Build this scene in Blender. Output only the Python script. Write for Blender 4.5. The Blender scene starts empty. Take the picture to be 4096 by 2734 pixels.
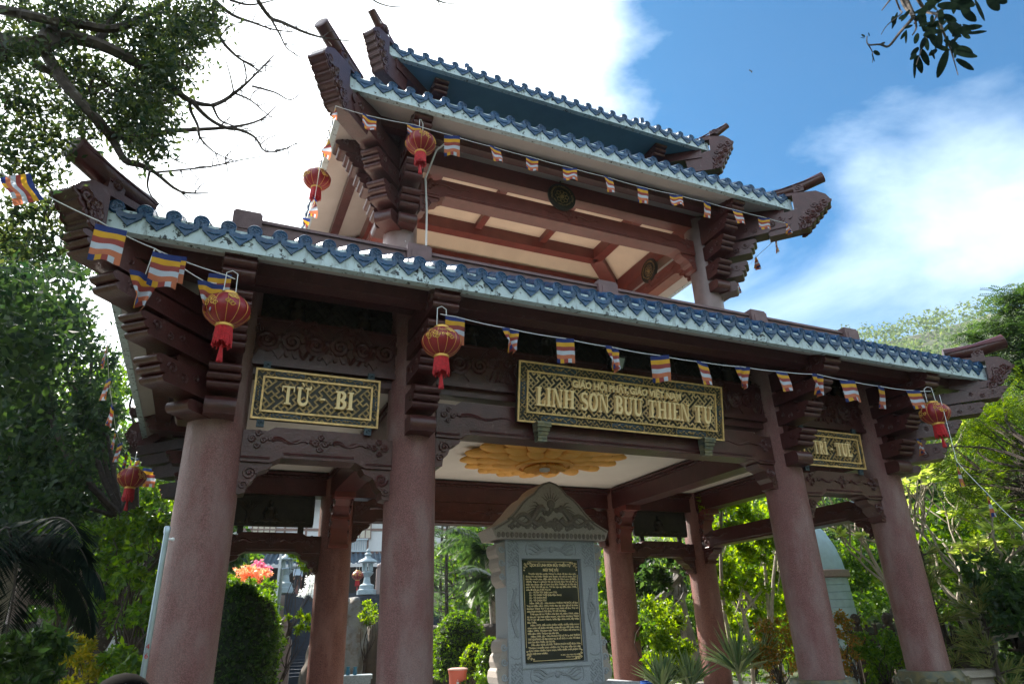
import bpy, bmesh, math, random
import numpy as np
from mathutils import Vector, Matrix, noise
random.seed(7)
PI=math.pi
sc=bpy.context.scene
COL=sc.collection
# ---------------- camera ----------------
YAW,PITCH,ROLL=.4289,.4095,-.036
CX,CY=-5.1276,-7.77
FPX=2670.48
FW=Vector((math.sin(YAW)*math.cos(PITCH),math.cos(YAW)*math.cos(PITCH),math.sin(PITCH)))
R0=Vector((math.cos(YAW),-math.sin(YAW),0)); U0=R0.cross(FW)
CR=R0*math.cos(ROLL)+U0*math.sin(ROLL); CU=-R0*math.sin(ROLL)+U0*math.cos(ROLL)
cd=bpy.data.cameras.new('camera'); cam=bpy.data.objects.new('camera',cd); COL.objects.link(cam)
M=Matrix.Identity(4)
for i in range(3):
    M[i][0]=CR[i]; M[i][1]=CU[i]; M[i][2]=-FW[i]
M[0][3]=CX; M[1][3]=CY; M[2][3]=0
cam.matrix_world=M
cd.sensor_width=36; cd.lens=FPX/4096*36; cd.clip_start=.05; cd.clip_end=3000
cd.dof.use_dof=True; cd.dof.focus_distance=9.5; cd.dof.aperture_fstop=4.5
sc.camera=cam
# ---------------- sky and sun ----------------
SUN_EL,SUN_AZ=math.radians(40),math.radians(-22)     # azimuth from +Y towards +X
sd=Vector((math.sin(SUN_AZ)*math.cos(SUN_EL),math.cos(SUN_AZ)*math.cos(SUN_EL),math.sin(SUN_EL)))
w=bpy.data.worlds.new('World'); sc.world=w; w.use_nodes=True
nt=w.node_tree; N=nt.nodes; L=nt.links
for n in list(N): N.remove(n)
out=N.new('ShaderNodeOutputWorld'); bg=N.new('ShaderNodeBackground'); sky=N.new('ShaderNodeTexSky')
sky.sky_type='NISHITA'; sky.sun_disc=False; sky.sun_elevation=SUN_EL; sky.sun_rotation=SUN_AZ
sky.dust_density=1.0; sky.ozone_density=2.5; sky.air_density=1.0
tc=N.new('ShaderNodeTexCoord')
def mth(op,a,b=None,c=None,clamp=False):
    m=N.new('ShaderNodeMath'); m.operation=op; m.use_clamp=clamp
    for i,v in enumerate((a,b,c)):
        if v is None: continue
        if isinstance(v,(int,float)): m.inputs[i].default_value=v
        else: L.new(v,m.inputs[i])
    return m.outputs[0]
mp=N.new('ShaderNodeMapping'); mp.inputs['Scale'].default_value=(1,1,1.9); L.new(tc.outputs['Generated'],mp.inputs[0])
nz=N.new('ShaderNodeTexNoise'); nz.inputs['Scale'].default_value=2.6; nz.inputs['Detail'].default_value=7; nz.inputs['Roughness'].default_value=.55; nz.inputs['Distortion'].default_value=.35
L.new(mp.outputs[0],nz.inputs['Vector'])
dt=N.new('ShaderNodeVectorMath'); dt.operation='DOT_PRODUCT'; L.new(tc.outputs['Generated'],dt.inputs[0]); dt.inputs[1].default_value=tuple(sd)
sep=N.new('ShaderNodeSeparateXYZ'); L.new(tc.outputs['Generated'],sep.inputs[0])
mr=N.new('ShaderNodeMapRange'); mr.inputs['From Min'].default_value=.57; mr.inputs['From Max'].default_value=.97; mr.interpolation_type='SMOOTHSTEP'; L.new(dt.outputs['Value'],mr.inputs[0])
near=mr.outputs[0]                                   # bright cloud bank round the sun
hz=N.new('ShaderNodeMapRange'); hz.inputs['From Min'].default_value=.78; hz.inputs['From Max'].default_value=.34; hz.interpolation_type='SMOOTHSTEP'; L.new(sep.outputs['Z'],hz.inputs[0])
bk=N.new('ShaderNodeMapRange'); bk.inputs['From Min'].default_value=.15; bk.inputs['From Max'].default_value=-.55; bk.interpolation_type='SMOOTHSTEP'; L.new(sep.outputs['Y'],bk.inputs[0])   # extra unseen cloud behind the camera, added for frontal fill
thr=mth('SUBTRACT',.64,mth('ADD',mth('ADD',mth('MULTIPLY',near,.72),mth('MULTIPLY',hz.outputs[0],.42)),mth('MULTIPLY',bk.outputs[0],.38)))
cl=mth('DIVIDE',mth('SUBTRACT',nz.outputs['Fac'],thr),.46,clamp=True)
tint=N.new('ShaderNodeMix'); tint.data_type='RGBA'; tint.blend_type='MULTIPLY'; tint.inputs['Factor'].default_value=1
L.new(sky.outputs[0],tint.inputs['A']); tint.inputs['B'].default_value=(.0,.47,.70,1)
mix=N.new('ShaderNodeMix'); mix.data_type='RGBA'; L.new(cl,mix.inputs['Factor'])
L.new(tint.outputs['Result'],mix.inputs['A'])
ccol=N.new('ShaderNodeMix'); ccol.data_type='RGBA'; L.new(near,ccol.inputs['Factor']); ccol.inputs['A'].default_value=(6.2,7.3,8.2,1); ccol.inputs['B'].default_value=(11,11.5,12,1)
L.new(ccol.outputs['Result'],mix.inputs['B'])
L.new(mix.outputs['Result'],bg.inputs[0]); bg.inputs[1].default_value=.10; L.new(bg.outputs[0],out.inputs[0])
sl=bpy.data.lights.new('sun','SUN'); sl.energy=5; sl.angle=math.radians(.6); sl.color=(1,.93,.82)
so=bpy.data.objects.new('sun',sl); COL.objects.link(so); so.rotation_euler=(-sd).to_track_quat('-Z','Y').to_euler()
sc.view_settings.view_transform='Standard'; sc.view_settings.look='None'; sc.view_settings.exposure=1.42; sc.view_settings.gamma=1
sc.cycles.max_bounces=6; sc.cycles.transparent_max_bounces=8
# ---------------- helpers ----------------
def ray(x,y):
    d=FW*FPX+CR*(x-2048)-CU*(y-1367); return d
def atY(x,y,Y):
    d=ray(x,y); t=(Y-CY)/d.y; return Vector((CX,CY,0))+d*t
def atX(x,y,X):
    d=ray(x,y); t=(X-CX)/d.x; return Vector((CX,CY,0))+d*t
def at(x,y,dist):                                     # point of the place seen in that direction at that horizontal distance
    d=ray(x,y); return Vector((CX,CY,0))+d*(dist/math.hypot(d.x,d.y))
class MB:
    def __init__(s): s.v=[]; s.f=[]; s.m=[]; s.mi=0
    def add(s,vs,fs):
        o=len(s.v); s.v+= [tuple(p) for p in vs]; s.f+=[tuple(i+o for i in f) for f in fs]; s.m+=[s.mi]*len(fs)
    def box(s,x0,x1,y0,y1,z0,z1):
        s.add([(x,y,z) for z in(z0,z1) for y in(y0,y1) for x in(x0,x1)],[(0,2,3,1),(4,5,7,6),(0,1,5,4),(2,6,7,3),(0,4,6,2),(1,3,7,5)])
    def frame(s,o,ax,ay,az,hx,hy,hz):                 # box from a centre, three unit axes and half sizes
        o,ax,ay,az=map(Vector,(o,ax,ay,az))
        s.add([o+ax*(i*hx)+ay*(j*hy)+az*(k*hz) for k in(-1,1) for j in(-1,1) for i in(-1,1)],[(0,2,3,1),(4,5,7,6),(0,1,5,4),(2,6,7,3),(0,4,6,2),(1,3,7,5)])
    def beam(s,a,b,w,h,up=(0,0,1)):
        a=Vector(a);b=Vector(b);d=(b-a); l=d.length; d/=l; sd_=d.cross(Vector(up)).normalized(); u=sd_.cross(d)
        s.frame((a+b)/2,d,sd_,u,l/2,w/2,h/2)
    def prism(s,pts,o,dp,dz,dn,hw):                   # polygon pts (p,z) placed at o with axes dp,dz, thickness 2*hw along dn
        o,dp,dz,dn=map(Vector,(o,dp,dz,dn)); n=len(pts)
        a=[o+dp*p+dz*z-dn*hw for p,z in pts]; b=[o+dp*p+dz*z+dn*hw for p,z in pts]
        s.add(a+b,[tuple(range(n)),tuple(range(2*n-1,n-1,-1))]+[(i,i+n,(i+1)%n+n,(i+1)%n) for i in range(n)])
    def tube(s,pts,r,n=6,caps=True):
        pts=[Vector(p) for p in pts]; m=len(pts); rr=r if isinstance(r,(list,tuple)) else [r]*m
        vs=[]; t0=(pts[1]-pts[0]).normalized(); up=Vector((0,0,1)) if abs(t0.z)<.9 else Vector((1,0,0)); a=t0.cross(up).normalized()
        for i in range(m):
            t=(pts[min(i+1,m-1)]-pts[max(i-1,0)]); t=t.normalized() if t.length>1e-9 else t0
            a=(a-t*a.dot(t)); a=a.normalized() if a.length>1e-6 else t.orthogonal().normalized(); b=t.cross(a)
            vs+=[pts[i]+(a*math.cos(2*PI*k/n)+b*math.sin(2*PI*k/n))*rr[i] for k in range(n)]
        fs=[(i*n+k,i*n+(k+1)%n,(i+1)*n+(k+1)%n,(i+1)*n+k) for i in range(m-1) for k in range(n)]
        if caps: fs+=[tuple(range(n-1,-1,-1)),tuple(range((m-1)*n,m*n))]
        s.add(vs,fs)
    def lathe(s,prof,c=(0,0,0),n=24,ax=(0,0,1),lob=0,lobn=12):
        c=Vector(c); az=Vector(ax).normalized(); a=az.orthogonal().normalized() if abs(az.z)<.99 else Vector((1,0,0)); b=az.cross(a)
        vs=[]
        for r,z in prof:
            for k in range(n):
                t=2*PI*k/n; q=r*(1-lob*abs(math.sin(t*lobn/2))**.0*0+lob*(abs(math.sin(t*lobn/2))-1)) if lob else r
                vs.append(c+(a*math.cos(t)+b*math.sin(t))*q+az*z)
        m=len(prof); fs=[(i*n+k,i*n+(k+1)%n,(i+1)*n+(k+1)%n,(i+1)*n+k) for i in range(m-1) for k in range(n)]
        fs+=[tuple(range(n-1,-1,-1)),tuple(range((m-1)*n,m*n))]
        s.add(vs,fs)
    def ball(s,c,r,nu=10,nv=6,ax=None):
        c=Vector(c); r=Vector((r,r,r)) if isinstance(r,(int,float)) else Vector(r)
        A=ax or (Vector((1,0,0)),Vector((0,1,0)),Vector((0,0,1)))
        vs=[]
        for j in range(1,nv):
            p=PI*j/nv
            for i in range(nu):
                t=2*PI*i/nu; vs.append(c+A[0]*(r.x*math.sin(p)*math.cos(t))+A[1]*(r.y*math.sin(p)*math.sin(t))+A[2]*(r.z*math.cos(p)))
        vs+= [c+A[2]*r.z,c-A[2]*r.z]; T=len(vs)-2; B=T+1
        fs=[(j*nu+i,(j+1)*nu+i,(j+1)*nu+(i+1)%nu,j*nu+(i+1)%nu) for j in range(nv-2) for i in range(nu)]
        fs+=[(T,i,(i+1)%nu) for i in range(nu)]+[(B,(nv-2)*nu+(i+1)%nu,(nv-2)*nu+i) for i in range(nu)]
        s.add(vs,fs)
    def scroll(s,o,ax,ay,nn,R,turns=1.6,r0=None,hand=1,a0=0):   # raised spiral on a face
        o,ax,ay,nn=map(Vector,(o,ax,ay,nn)); r0=r0 or R*.2; k=int(turns*9)
        pts=[];rr=[]
        for i in range(k+1):
            t=i/k; q=R*(1-t*.82); a=a0+hand*turns*2*PI*t
            pts.append(o+ax*(q*math.cos(a))+ay*(q*math.sin(a))+nn*(r0*.3*(.3+t))); rr.append(r0*(.95-.35*t))
        s.tube(pts,rr,5)
        s.ball(o+nn*r0*.3,(R*.25,R*.25,R*.25),6,4)
    def build(s,name,mat,parent=None,smooth=False,label=None):
        me=bpy.data.meshes.new(name); off=Vector(parent['_w']) if parent is not None and '_w' in parent else Vector((0,0,0))
        vs=s.v
        if off.length>0: vs=[(x-off.x,y-off.y,z-off.z) for x,y,z in vs]
        me.from_pydata(vs,[],s.f)
        mats=mat if isinstance(mat,(list,tuple)) else [mat]
        for m in mats: me.materials.append(m)
        if len(mats)>1: me.polygons.foreach_set('material_index',s.m)
        if smooth: 
            me.polygons.foreach_set('use_smooth',[True]*len(s.f))
            try: me.set_sharp_from_angle(angle=math.radians(40))
            except Exception: pass
        me.update()
        o=bpy.data.objects.new(name,me); COL.objects.link(o)
        if parent is not None:
            o.parent=parent
            o['_w']=parent['_w'] if '_w' in parent else (0,0,0)
        if label: o['label']=label
        return o
def thing(name,label,cat,loc=(0,0,0),group=None,rz=0):
    o=bpy.data.objects.new(name,None); COL.objects.link(o); o.location=loc; o.rotation_euler=(0,0,rz); o.empty_display_size=.1
    o['label']=label; o['category']=cat; o['_w']=tuple(loc) if rz==0 else (0,0,0)
    if group: o['group']=group
    return o
def tag(o,label,cat,group=None):
    o['label']=label; o['category']=cat
    if group: o['group']=group
    return o
def copy_tree(o,parent=None):
    c=o.copy(); COL.objects.link(c); c.parent=parent
    for ch in o.children: copy_tree(ch,c)
    return c
# ---------------- materials ----------------
def mat(name,col,rough=.6,metal=0,noise_s=0,noise_a=.25,col2=None,bump=0,bump_s=40,spec=.5,det=5,ramp=(.35,.65),trans=0,coat=0):
    m=bpy.data.materials.new(name); m.use_nodes=True; n=m.node_tree.nodes; l=m.node_tree.links; b=n['Principled BSDF']
    b.inputs['Base Color'].default_value=(*col,1); b.inputs['Roughness'].default_value=rough; b.inputs['Metallic'].default_value=metal
    b.inputs['Specular IOR Level'].default_value=spec; b.inputs['Coat Weight'].default_value=coat
    t=n.new('ShaderNodeTexCoord')
    if noise_s:
        z=n.new('ShaderNodeTexNoise'); z.inputs['Scale'].default_value=noise_s; z.inputs['Detail'].default_value=det; z.inputs['Roughness'].default_value=.6; l.new(t.outputs['Object'],z.inputs['Vector'])
        r=n.new('ShaderNodeValToRGB'); r.color_ramp.elements[0].position=ramp[0]; r.color_ramp.elements[1].position=ramp[1]
        c2=col2 or tuple(c*(1-noise_a) for c in col); r.color_ramp.elements[0].color=(*c2,1); r.color_ramp.elements[1].color=(*col,1)
        l.new(z.outputs['Fac'],r.inputs[0]); l.new(r.outputs[0],b.inputs['Base Color'])
    if bump:
        z=n.new('ShaderNodeTexNoise'); z.inputs['Scale'].default_value=bump_s; z.inputs['Detail'].default_value=4; l.new(t.outputs['Object'],z.inputs['Vector'])
        u=n.new('ShaderNodeBump'); u.inputs['Strength'].default_value=bump; u.inputs['Distance'].default_value=.02; l.new(z.outputs['Fac'],u.inputs['Height']); l.new(u.outputs[0],b.inputs['Normal'])
    return m
def overlay(m,col,scale,lo,hi,vec_scale=(1,1,1),rough=None,detail=6):      # a second noise layer with a shape of its own (wear, stains, column sheen)
    n=m.node_tree.nodes; l=m.node_tree.links; b=n['Principled BSDF']; t=n.new('ShaderNodeTexCoord'); mp_=n.new('ShaderNodeMapping'); mp_.inputs['Scale'].default_value=vec_scale
    mp_.inputs['Location'].default_value=(random.random()*9,random.random()*9,3)
    l.new(t.outputs['Object'],mp_.inputs[0]); z=n.new('ShaderNodeTexNoise'); z.inputs['Scale'].default_value=scale; z.inputs['Detail'].default_value=detail; z.inputs['Roughness'].default_value=.65; l.new(mp_.outputs[0],z.inputs['Vector'])
    r=n.new('ShaderNodeMapRange'); r.inputs['From Min'].default_value=lo; r.inputs['From Max'].default_value=hi; l.new(z.outputs['Fac'],r.inputs[0])
    x=n.new('ShaderNodeMix'); x.data_type='RGBA'; l.new(r.outputs[0],x.inputs['Factor'])
    s=b.inputs['Base Color']
    if s.links: l.new(s.links[0].from_socket,x.inputs['A'])
    else: x.inputs['A'].default_value=s.default_value
    x.inputs['B'].default_value=(*col,1); l.new(x.outputs['Result'],s)
    return m
M_col=overlay(overlay(mat('pebble_dash',(.30,.135,.128),.45,noise_s=105,col2=(.13,.05,.046),bump=.8,bump_s=110,ramp=(.40,.60)),(.33,.24,.23),2.6,.44,.80,(1,1,.4)),(.19,.06,.06),2.2,.50,.84,(1,1,.5))  # pale grey streak layer paints sheen into the column colour
overlay(M_col,(.12,.07,.065),6,.62,.85,(1,1,.15))
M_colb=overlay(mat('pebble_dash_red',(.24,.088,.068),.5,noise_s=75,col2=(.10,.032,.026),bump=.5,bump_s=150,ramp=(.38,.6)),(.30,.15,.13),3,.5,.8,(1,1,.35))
M_colu=overlay(mat('column_paint_grey',(.24,.17,.17),.38,noise_s=5,noise_a=.25,bump=.08,bump_s=30),(.8,.8,.78),9,.70,.72)
M_wood=overlay(overlay(mat('maroon_paint',(.082,.024,.023),.3,noise_s=6,noise_a=.35,bump=.22,bump_s=45),(.17,.10,.095),14,.6,.78),(.8,.78,.74),11,.765,.775)
M_wood2=overlay(mat('oxblood_paint',(.19,.047,.038),.4,noise_s=5,noise_a=.25,bump=.12,bump_s=30),(.8,.78,.74),9,.775,.785)
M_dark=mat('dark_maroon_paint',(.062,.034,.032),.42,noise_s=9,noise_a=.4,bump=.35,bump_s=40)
M_tile=overlay(mat('blue_glaze',(.006,.068,.18),.3,noise_s=8,noise_a=.5,bump=.25,bump_s=60),(.04,.13,.24),16,.55,.75)
M_white=overlay(overlay(mat('lime_fascia',(.55,.66,.71),.8,noise_s=5,noise_a=.12,bump=.15,bump_s=40),(.035,.04,.045),13,.575,.62,(1,1,1)),(.24,.28,.29),5,.53,.72,(3,3,.6))
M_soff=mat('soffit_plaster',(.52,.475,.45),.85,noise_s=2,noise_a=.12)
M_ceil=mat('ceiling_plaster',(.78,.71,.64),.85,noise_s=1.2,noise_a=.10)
M_peach=mat('peach_plaster',(.80,.66,.53),.85,noise_s=1.5,noise_a=.12)
M_gold=mat('gilt',(.90,.60,.26),.45,metal=.35,noise_s=14,noise_a=.35,bump=.2,bump_s=50)
M_gold2=mat('dull_gilt',(.46,.31,.13),.5,metal=.3,noise_s=12,noise_a=.55,bump=.3,bump_s=60)
M_bronze=mat('bronze_ground',(.040,.036,.028),.5,metal=.2,noise_s=10,noise_a=.4)
M_bronze2=mat('relief_bronze',(.055,.042,.026),.5,metal=.3,noise_s=9,col2=(.02,.02,.02),bump=.3,bump_s=50)
M_fret=mat('dark_fret',(.022,.022,.02),.5,metal=.2,noise_s=9,noise_a=.4)
M_lotus=mat('lotus_orange',(.93,.47,.10),.7,noise_s=4,noise_a=.15,bump=.15,bump_s=30)
M_stone=mat('granite_grey',(.46,.495,.54),.7,noise_s=120,noise_a=.35,bump=.25,bump_s=120)
M_stonew=mat('granite_brown',(.48,.42,.375),.75,noise_s=110,noise_a=.35,bump=.3,bump_s=120)
M_stonec=mat('granite_carving',(.37,.395,.42),.7,noise_s=80,noise_a=.3)
M_black=mat('polished_black',(.012,.013,.015),.12,spec=.6)
M_ltr=mat('gold_letters',(.95,.72,.38),.5)
M_red=mat('lantern_red',(.27,.010,.016),.42,noise_s=3,noise_a=.2); M_redt=mat('tassel_red',(.6,.02,.03),.7,noise_s=40,noise_a=.4)
M_lgold=mat('lantern_gold',(.72,.43,.10),.4,metal=.4)
M_wire=mat('wire_white',(.75,.76,.78),.5); M_cord=mat('cord_grey',(.5,.5,.5),.6)
M_bark=overlay(mat('bark_dark',(.075,.055,.043),.9,noise_s=14,noise_a=.5,bump=.6,bump_s=25),(.22,.21,.18),9,.62,.72)
M_barkp=mat('bark_pale',(.42,.36,.30),.8,noise_s=12,noise_a=.35,bump=.4,bump_s=30)
M_rock=overlay(mat('boulder_rock',(.17,.135,.11),.85,noise_s=3,noise_a=.4,bump=.7,bump_s=8),(.10,.095,.09),4,.52,.7)
M_steel=mat('galvanised_steel',(.42,.50,.56),.35,metal=.6,noise_s=6,noise_a=.2)
M_darkst=mat('blue_slate',(.028,.045,.075),.55,noise_s=7,noise_a=.3,bump=.2,bump_s=12)
M_pinkst=mat('pink_granite',(.34,.25,.235),.7,noise_s=60,noise_a=.3)
M_wallw=mat('temple_wall_white',(.66,.67,.69),.8,noise_s=2,noise_a=.1)
M_skin=mat('skin',(.45,.26,.18),.6); M_hair=mat('hair_black',(.005,.004,.004),.9,spec=.03,noise_s=60,noise_a=.5)
M_paleblue=mat('pale_blue_plaster',(.42,.56,.66),.8,noise_s=6,noise_a=.15,bump=.2,bump_s=9)
def leafmat(name,c1,c2,tr=.5,rough=.42):
    m=bpy.data.materials.new(name); m.use_nodes=True; n=m.node_tree.nodes; l=m.node_tree.links; b=n['Principled BSDF']; o=n['Material Output']
    g=n.new('ShaderNodeNewGeometry'); r=n.new('ShaderNodeValToRGB'); r.color_ramp.elements[0].color=(*c1,1); r.color_ramp.elements[1].color=(*c2,1)
    l.new(g.outputs['Random Per Island'],r.inputs[0]); l.new(r.outputs[0],b.inputs['Base Color']); b.inputs['Roughness'].default_value=rough; b.inputs['Specular IOR Level'].default_value=.4
    t=n.new('ShaderNodeBsdfTranslucent'); hs=n.new('ShaderNodeHueSaturation'); hs.inputs['Hue'].default_value=.475; hs.inputs['Saturation'].default_value=1.15; hs.inputs['Value'].default_value=2.8; l.new(r.outputs[0],hs.inputs['Color']); l.new(hs.outputs[0],t.inputs[0])
    x=n.new('ShaderNodeMixShader'); x.inputs[0].default_value=tr; l.new(b.outputs[0],x.inputs[1]); l.new(t.outputs[0],x.inputs[2]); l.new(x.outputs[0],o.inputs[0])
    return m
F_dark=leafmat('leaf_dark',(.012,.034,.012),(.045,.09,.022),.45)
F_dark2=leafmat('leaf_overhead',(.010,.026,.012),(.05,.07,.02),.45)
F_mid=leafmat('leaf_mid',(.022,.07,.012),(.09,.17,.022),.5)
F_bright=leafmat('leaf_bright',(.05,.12,.015),(.16,.24,.03),.55)
F_acac=leafmat('acacia_leaf',(.012,.042,.01),(.11,.18,.02),.42)
F_yel=leafmat('leaf_yellow',(.08,.13,.015),(.30,.26,.03),.5)
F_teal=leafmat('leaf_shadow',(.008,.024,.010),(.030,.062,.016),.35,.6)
F_pine=leafmat('pine_needle',(.03,.07,.03),(.08,.14,.05),.35)
F_hill=leafmat('hill_foliage',(.05,.10,.035),(.13,.18,.06),.3,.7)
F_red=leafmat('leaf_russet',(.07,.12,.02),(.28,.15,.035),.45)
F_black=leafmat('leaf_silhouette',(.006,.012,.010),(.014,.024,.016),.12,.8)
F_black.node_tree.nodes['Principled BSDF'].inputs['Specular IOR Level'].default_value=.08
F_pink=leafmat('flower_pink',(.5,.12,.18),(.6,.28,.3),.3); F_orange=leafmat('flower_orange',(.70,.34,.16),(.8,.52,.28),.3); F_wht=leafmat('flower_white',(.6,.62,.6),(.8,.8,.78),.3)
F_agave=leafmat('agave_leaf',(.10,.17,.09),(.30,.36,.16),.3)
# ---------------- ground ----------------
GZ=-1.6
def gheight(x,y):
    d=math.hypot(x+5.1,y+7.8); az=math.degrees(math.atan2(x+5.1,y+7.8))
    z=GZ
    k=min(max((az-28)/16,0),1); k=k*k*(3-2*k)
    if d>60: z+= (d-60)*.50*k*min(1,(d-60)/60)*(1 if d<230 else 230/d)
    k2=min(max((az+30)/12,0),1)*min(max((34-az)/10,0),1)
    if d>22: z+= k2*(min(d,47)-22)*.13
    if d>70: z+= k2*(min(d,260)-70)*.21
    if d>60: z+= 3*noise.noise(Vector((x*.02,y*.02,0)))*min(1,(d-60)/60)
    return z
g=MB(); rr=[0,2,4,7,10,13,16,19,22,26,30,35,40,47,55,62,70,82,95,110,130,155,180,210,240,280,340,450,700,1200]; na=96
g.v=[(-5.1,-7.8,GZ)]+[(-5.1+r*math.sin(2*PI*k/na),-7.8+r*math.cos(2*PI*k/na),gheight(-5.1+r*math.sin(2*PI*k/na),-7.8+r*math.cos(2*PI*k/na))) for r in rr[1:] for k in range(na)]
g.f=[(0,1+(k+1)%na,1+k) for k in range(na)]+[(1+i*na+k,1+i*na+(k+1)%na,1+(i+1)*na+(k+1)%na,1+(i+1)*na+k) for i in range(len(rr)-2) for k in range(na)]; g.m=[0]*len(g.f)
gr=g.build('ground',mat('ground_soil',(.10,.10,.055),.95,noise_s=.6,col2=(.035,.055,.02),bump=.4,bump_s=3),smooth=True); gr['kind']='structure'
pv=MB(); pv.box(-8.6,8.6,-4.5,8.6,GZ,-1.42); pv.box(-6.6,6.6,-1.6,6.5,-1.42,-1.2)
o=pv.build('stone_terrace',mat('paving_stone',(.42,.39,.35),.7,noise_s=3,noise_a=.3,bump=.15,bump_s=20)); o['kind']='structure'
# ---------------- pavilion ----------------
A_,B_,D_=2.98,5.17,4.92; CYM=D_/2
PAV=thing('gate_pavilion','two-storey maroon gate pavilion with blue glazed tile roofs and pink pebble columns','pavilion',(0,CYM,-1.2))
X3=Vector((1,0,0));Y3=Vector((0,1,0));Z3=Vector((0,0,1))
def scalloped(tip,zt,zb,lobes=3,back=.1,under=.0,dep=.045):
    # side outline of a bracket arm: flat top, lobed nose, curved under side
    pts=[(back,zt),(tip-.05,zt)]; h=(zt-zb)/lobes
    for i in range(lobes):
        z0=zt-i*h; p0=tip-.055*i-.03
        for t in(.02,.15,.32,.5,.68,.85,.98): pts.append((p0+dep*math.sin(PI*t)**.6,z0-h*t))
    pts.append((tip-.055*lobes-.12,zb+under)); pts.append((back,zb-.02+under))
    return pts
def arm(name,base,dirv,tiers,hw,mt,parent,scroll=True,spac=None):
    b=Vector((base[0],base[1],0)); d=Vector((dirv[0],dirv[1],0)).normalized(); nrm=Vector((-d.y,d.x,0))
    m=MB()
    for i,(tip,zb,zt,lob) in enumerate(tiers):
        m.prism(scalloped(tip,zt,zb,lob),b,d,Z3,nrm,hw+(i%2)*.004)
        if i+1<len(tiers):
            z0=zt; z1=tiers[i+1][1]
            if z1-z0>.02: m.prism([(.1,z0-.01),(tip-.36,z0-.01),(tip-.28,z0+(z1-z0)*.5),(tip-.34,z1+.01),(.1,z1+.01)],b,d,Z3,nrm,hw*.62)
    o=m.build(name,mt,parent,smooth=True)
    if scroll:
        c=MB()
        for tip,zb,zt,lob in tiers:
            for s in(-1,1):
                R=(zt-zb)*.25
                for q,(pp,zz) in enumerate(((tip-.2,.62),(tip-.37,.38),(tip-.52,.6))):
                    if pp<.32: continue
                    c.scroll(b+d*pp+Z3*(zb+(zt-zb)*zz)+nrm*(s*(hw+.004)),d,Z3,nrm*s,R*(1-.12*q),1.4,hand=s,a0=q)
        c.build('scroll_carving',mt,o)
    return o
def lower_tiers(f=1): return [(.50*f,2.18,2.37,1),(.68*f,2.44,2.68,3),(.90*f,2.82,3.04,3),(1.15*f,3.14,3.32,2),(1.42*f if f==1 else 1.42*f,3.38,3.66,3)]
COLS={}
def column(x,y,z0,z1,r,mt,nm='column',base=True,taper=.0):
    m=MB(); n=10; m.lathe([(r*(1-taper*i/n),z0+(z1-z0)*i/n) for i in range(n+1)],(x,y,0),36)
    c=m.build(nm,mt,PAV,smooth=True)
    if base:
        q=MB(); q.lathe([(r+.16,-1.2),(r+.16,-1.1),(r+.10,-1.06),(r+.17,-.98),(r+.2,-.86),(r+.13,-.76),(r+.12,-.73),(r+.02,-.73)],(x,y,0),36)
        for k in range(14):
            t=2*PI*k/14; e=Vector((math.cos(t),math.sin(t),0))
            q.ball(Vector((x,y,-.92))+e*(r+.16),(.05,.085,.12),8,5,(e,Vector((-e.y,e.x,0)),(Z3+e*.25).normalized()))
        q.build('lotus_base',M_lotusb,c,smooth=True)
    return c
M_lotusb=mat('base_bronze_green',(.07,.085,.065),.45,metal=.2,noise_s=9,col2=(.16,.13,.06),bump=.2)
for x in(-B_,-A_,A_,B_):
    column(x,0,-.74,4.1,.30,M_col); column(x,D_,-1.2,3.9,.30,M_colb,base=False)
# arms on columns
for x in(-B_,-A_,A_,B_):
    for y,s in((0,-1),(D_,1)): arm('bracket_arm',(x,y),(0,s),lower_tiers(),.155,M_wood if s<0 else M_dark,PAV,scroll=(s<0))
for x,s in((-B_,-1),(B_,1)):
    for y in(0,D_): arm('bracket_arm',(x,y),(s,0),[lower_tiers(.84)[i] for i in(0,1,2,4)],.13,M_wood,PAV,scroll=True)
DL=Vector((1.17,-1.46,0))
diag=[(.60,2.18,2.3,1),(1.09,2.36,2.62,3),(1.36,2.74,2.96,3),(1.74,3.02,3.2,2),(2.12,3.24,3.42,3)]
for sx in(-1,1):
    for sy in(-1,1): arm('corner_bracket_arm',(sx*B_,0 if sy<0 else D_),(sx*1.29,sy*1.46),diag,.14,M_wood if sy<0 else M_dark,PAV,scroll=sy<0)
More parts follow.
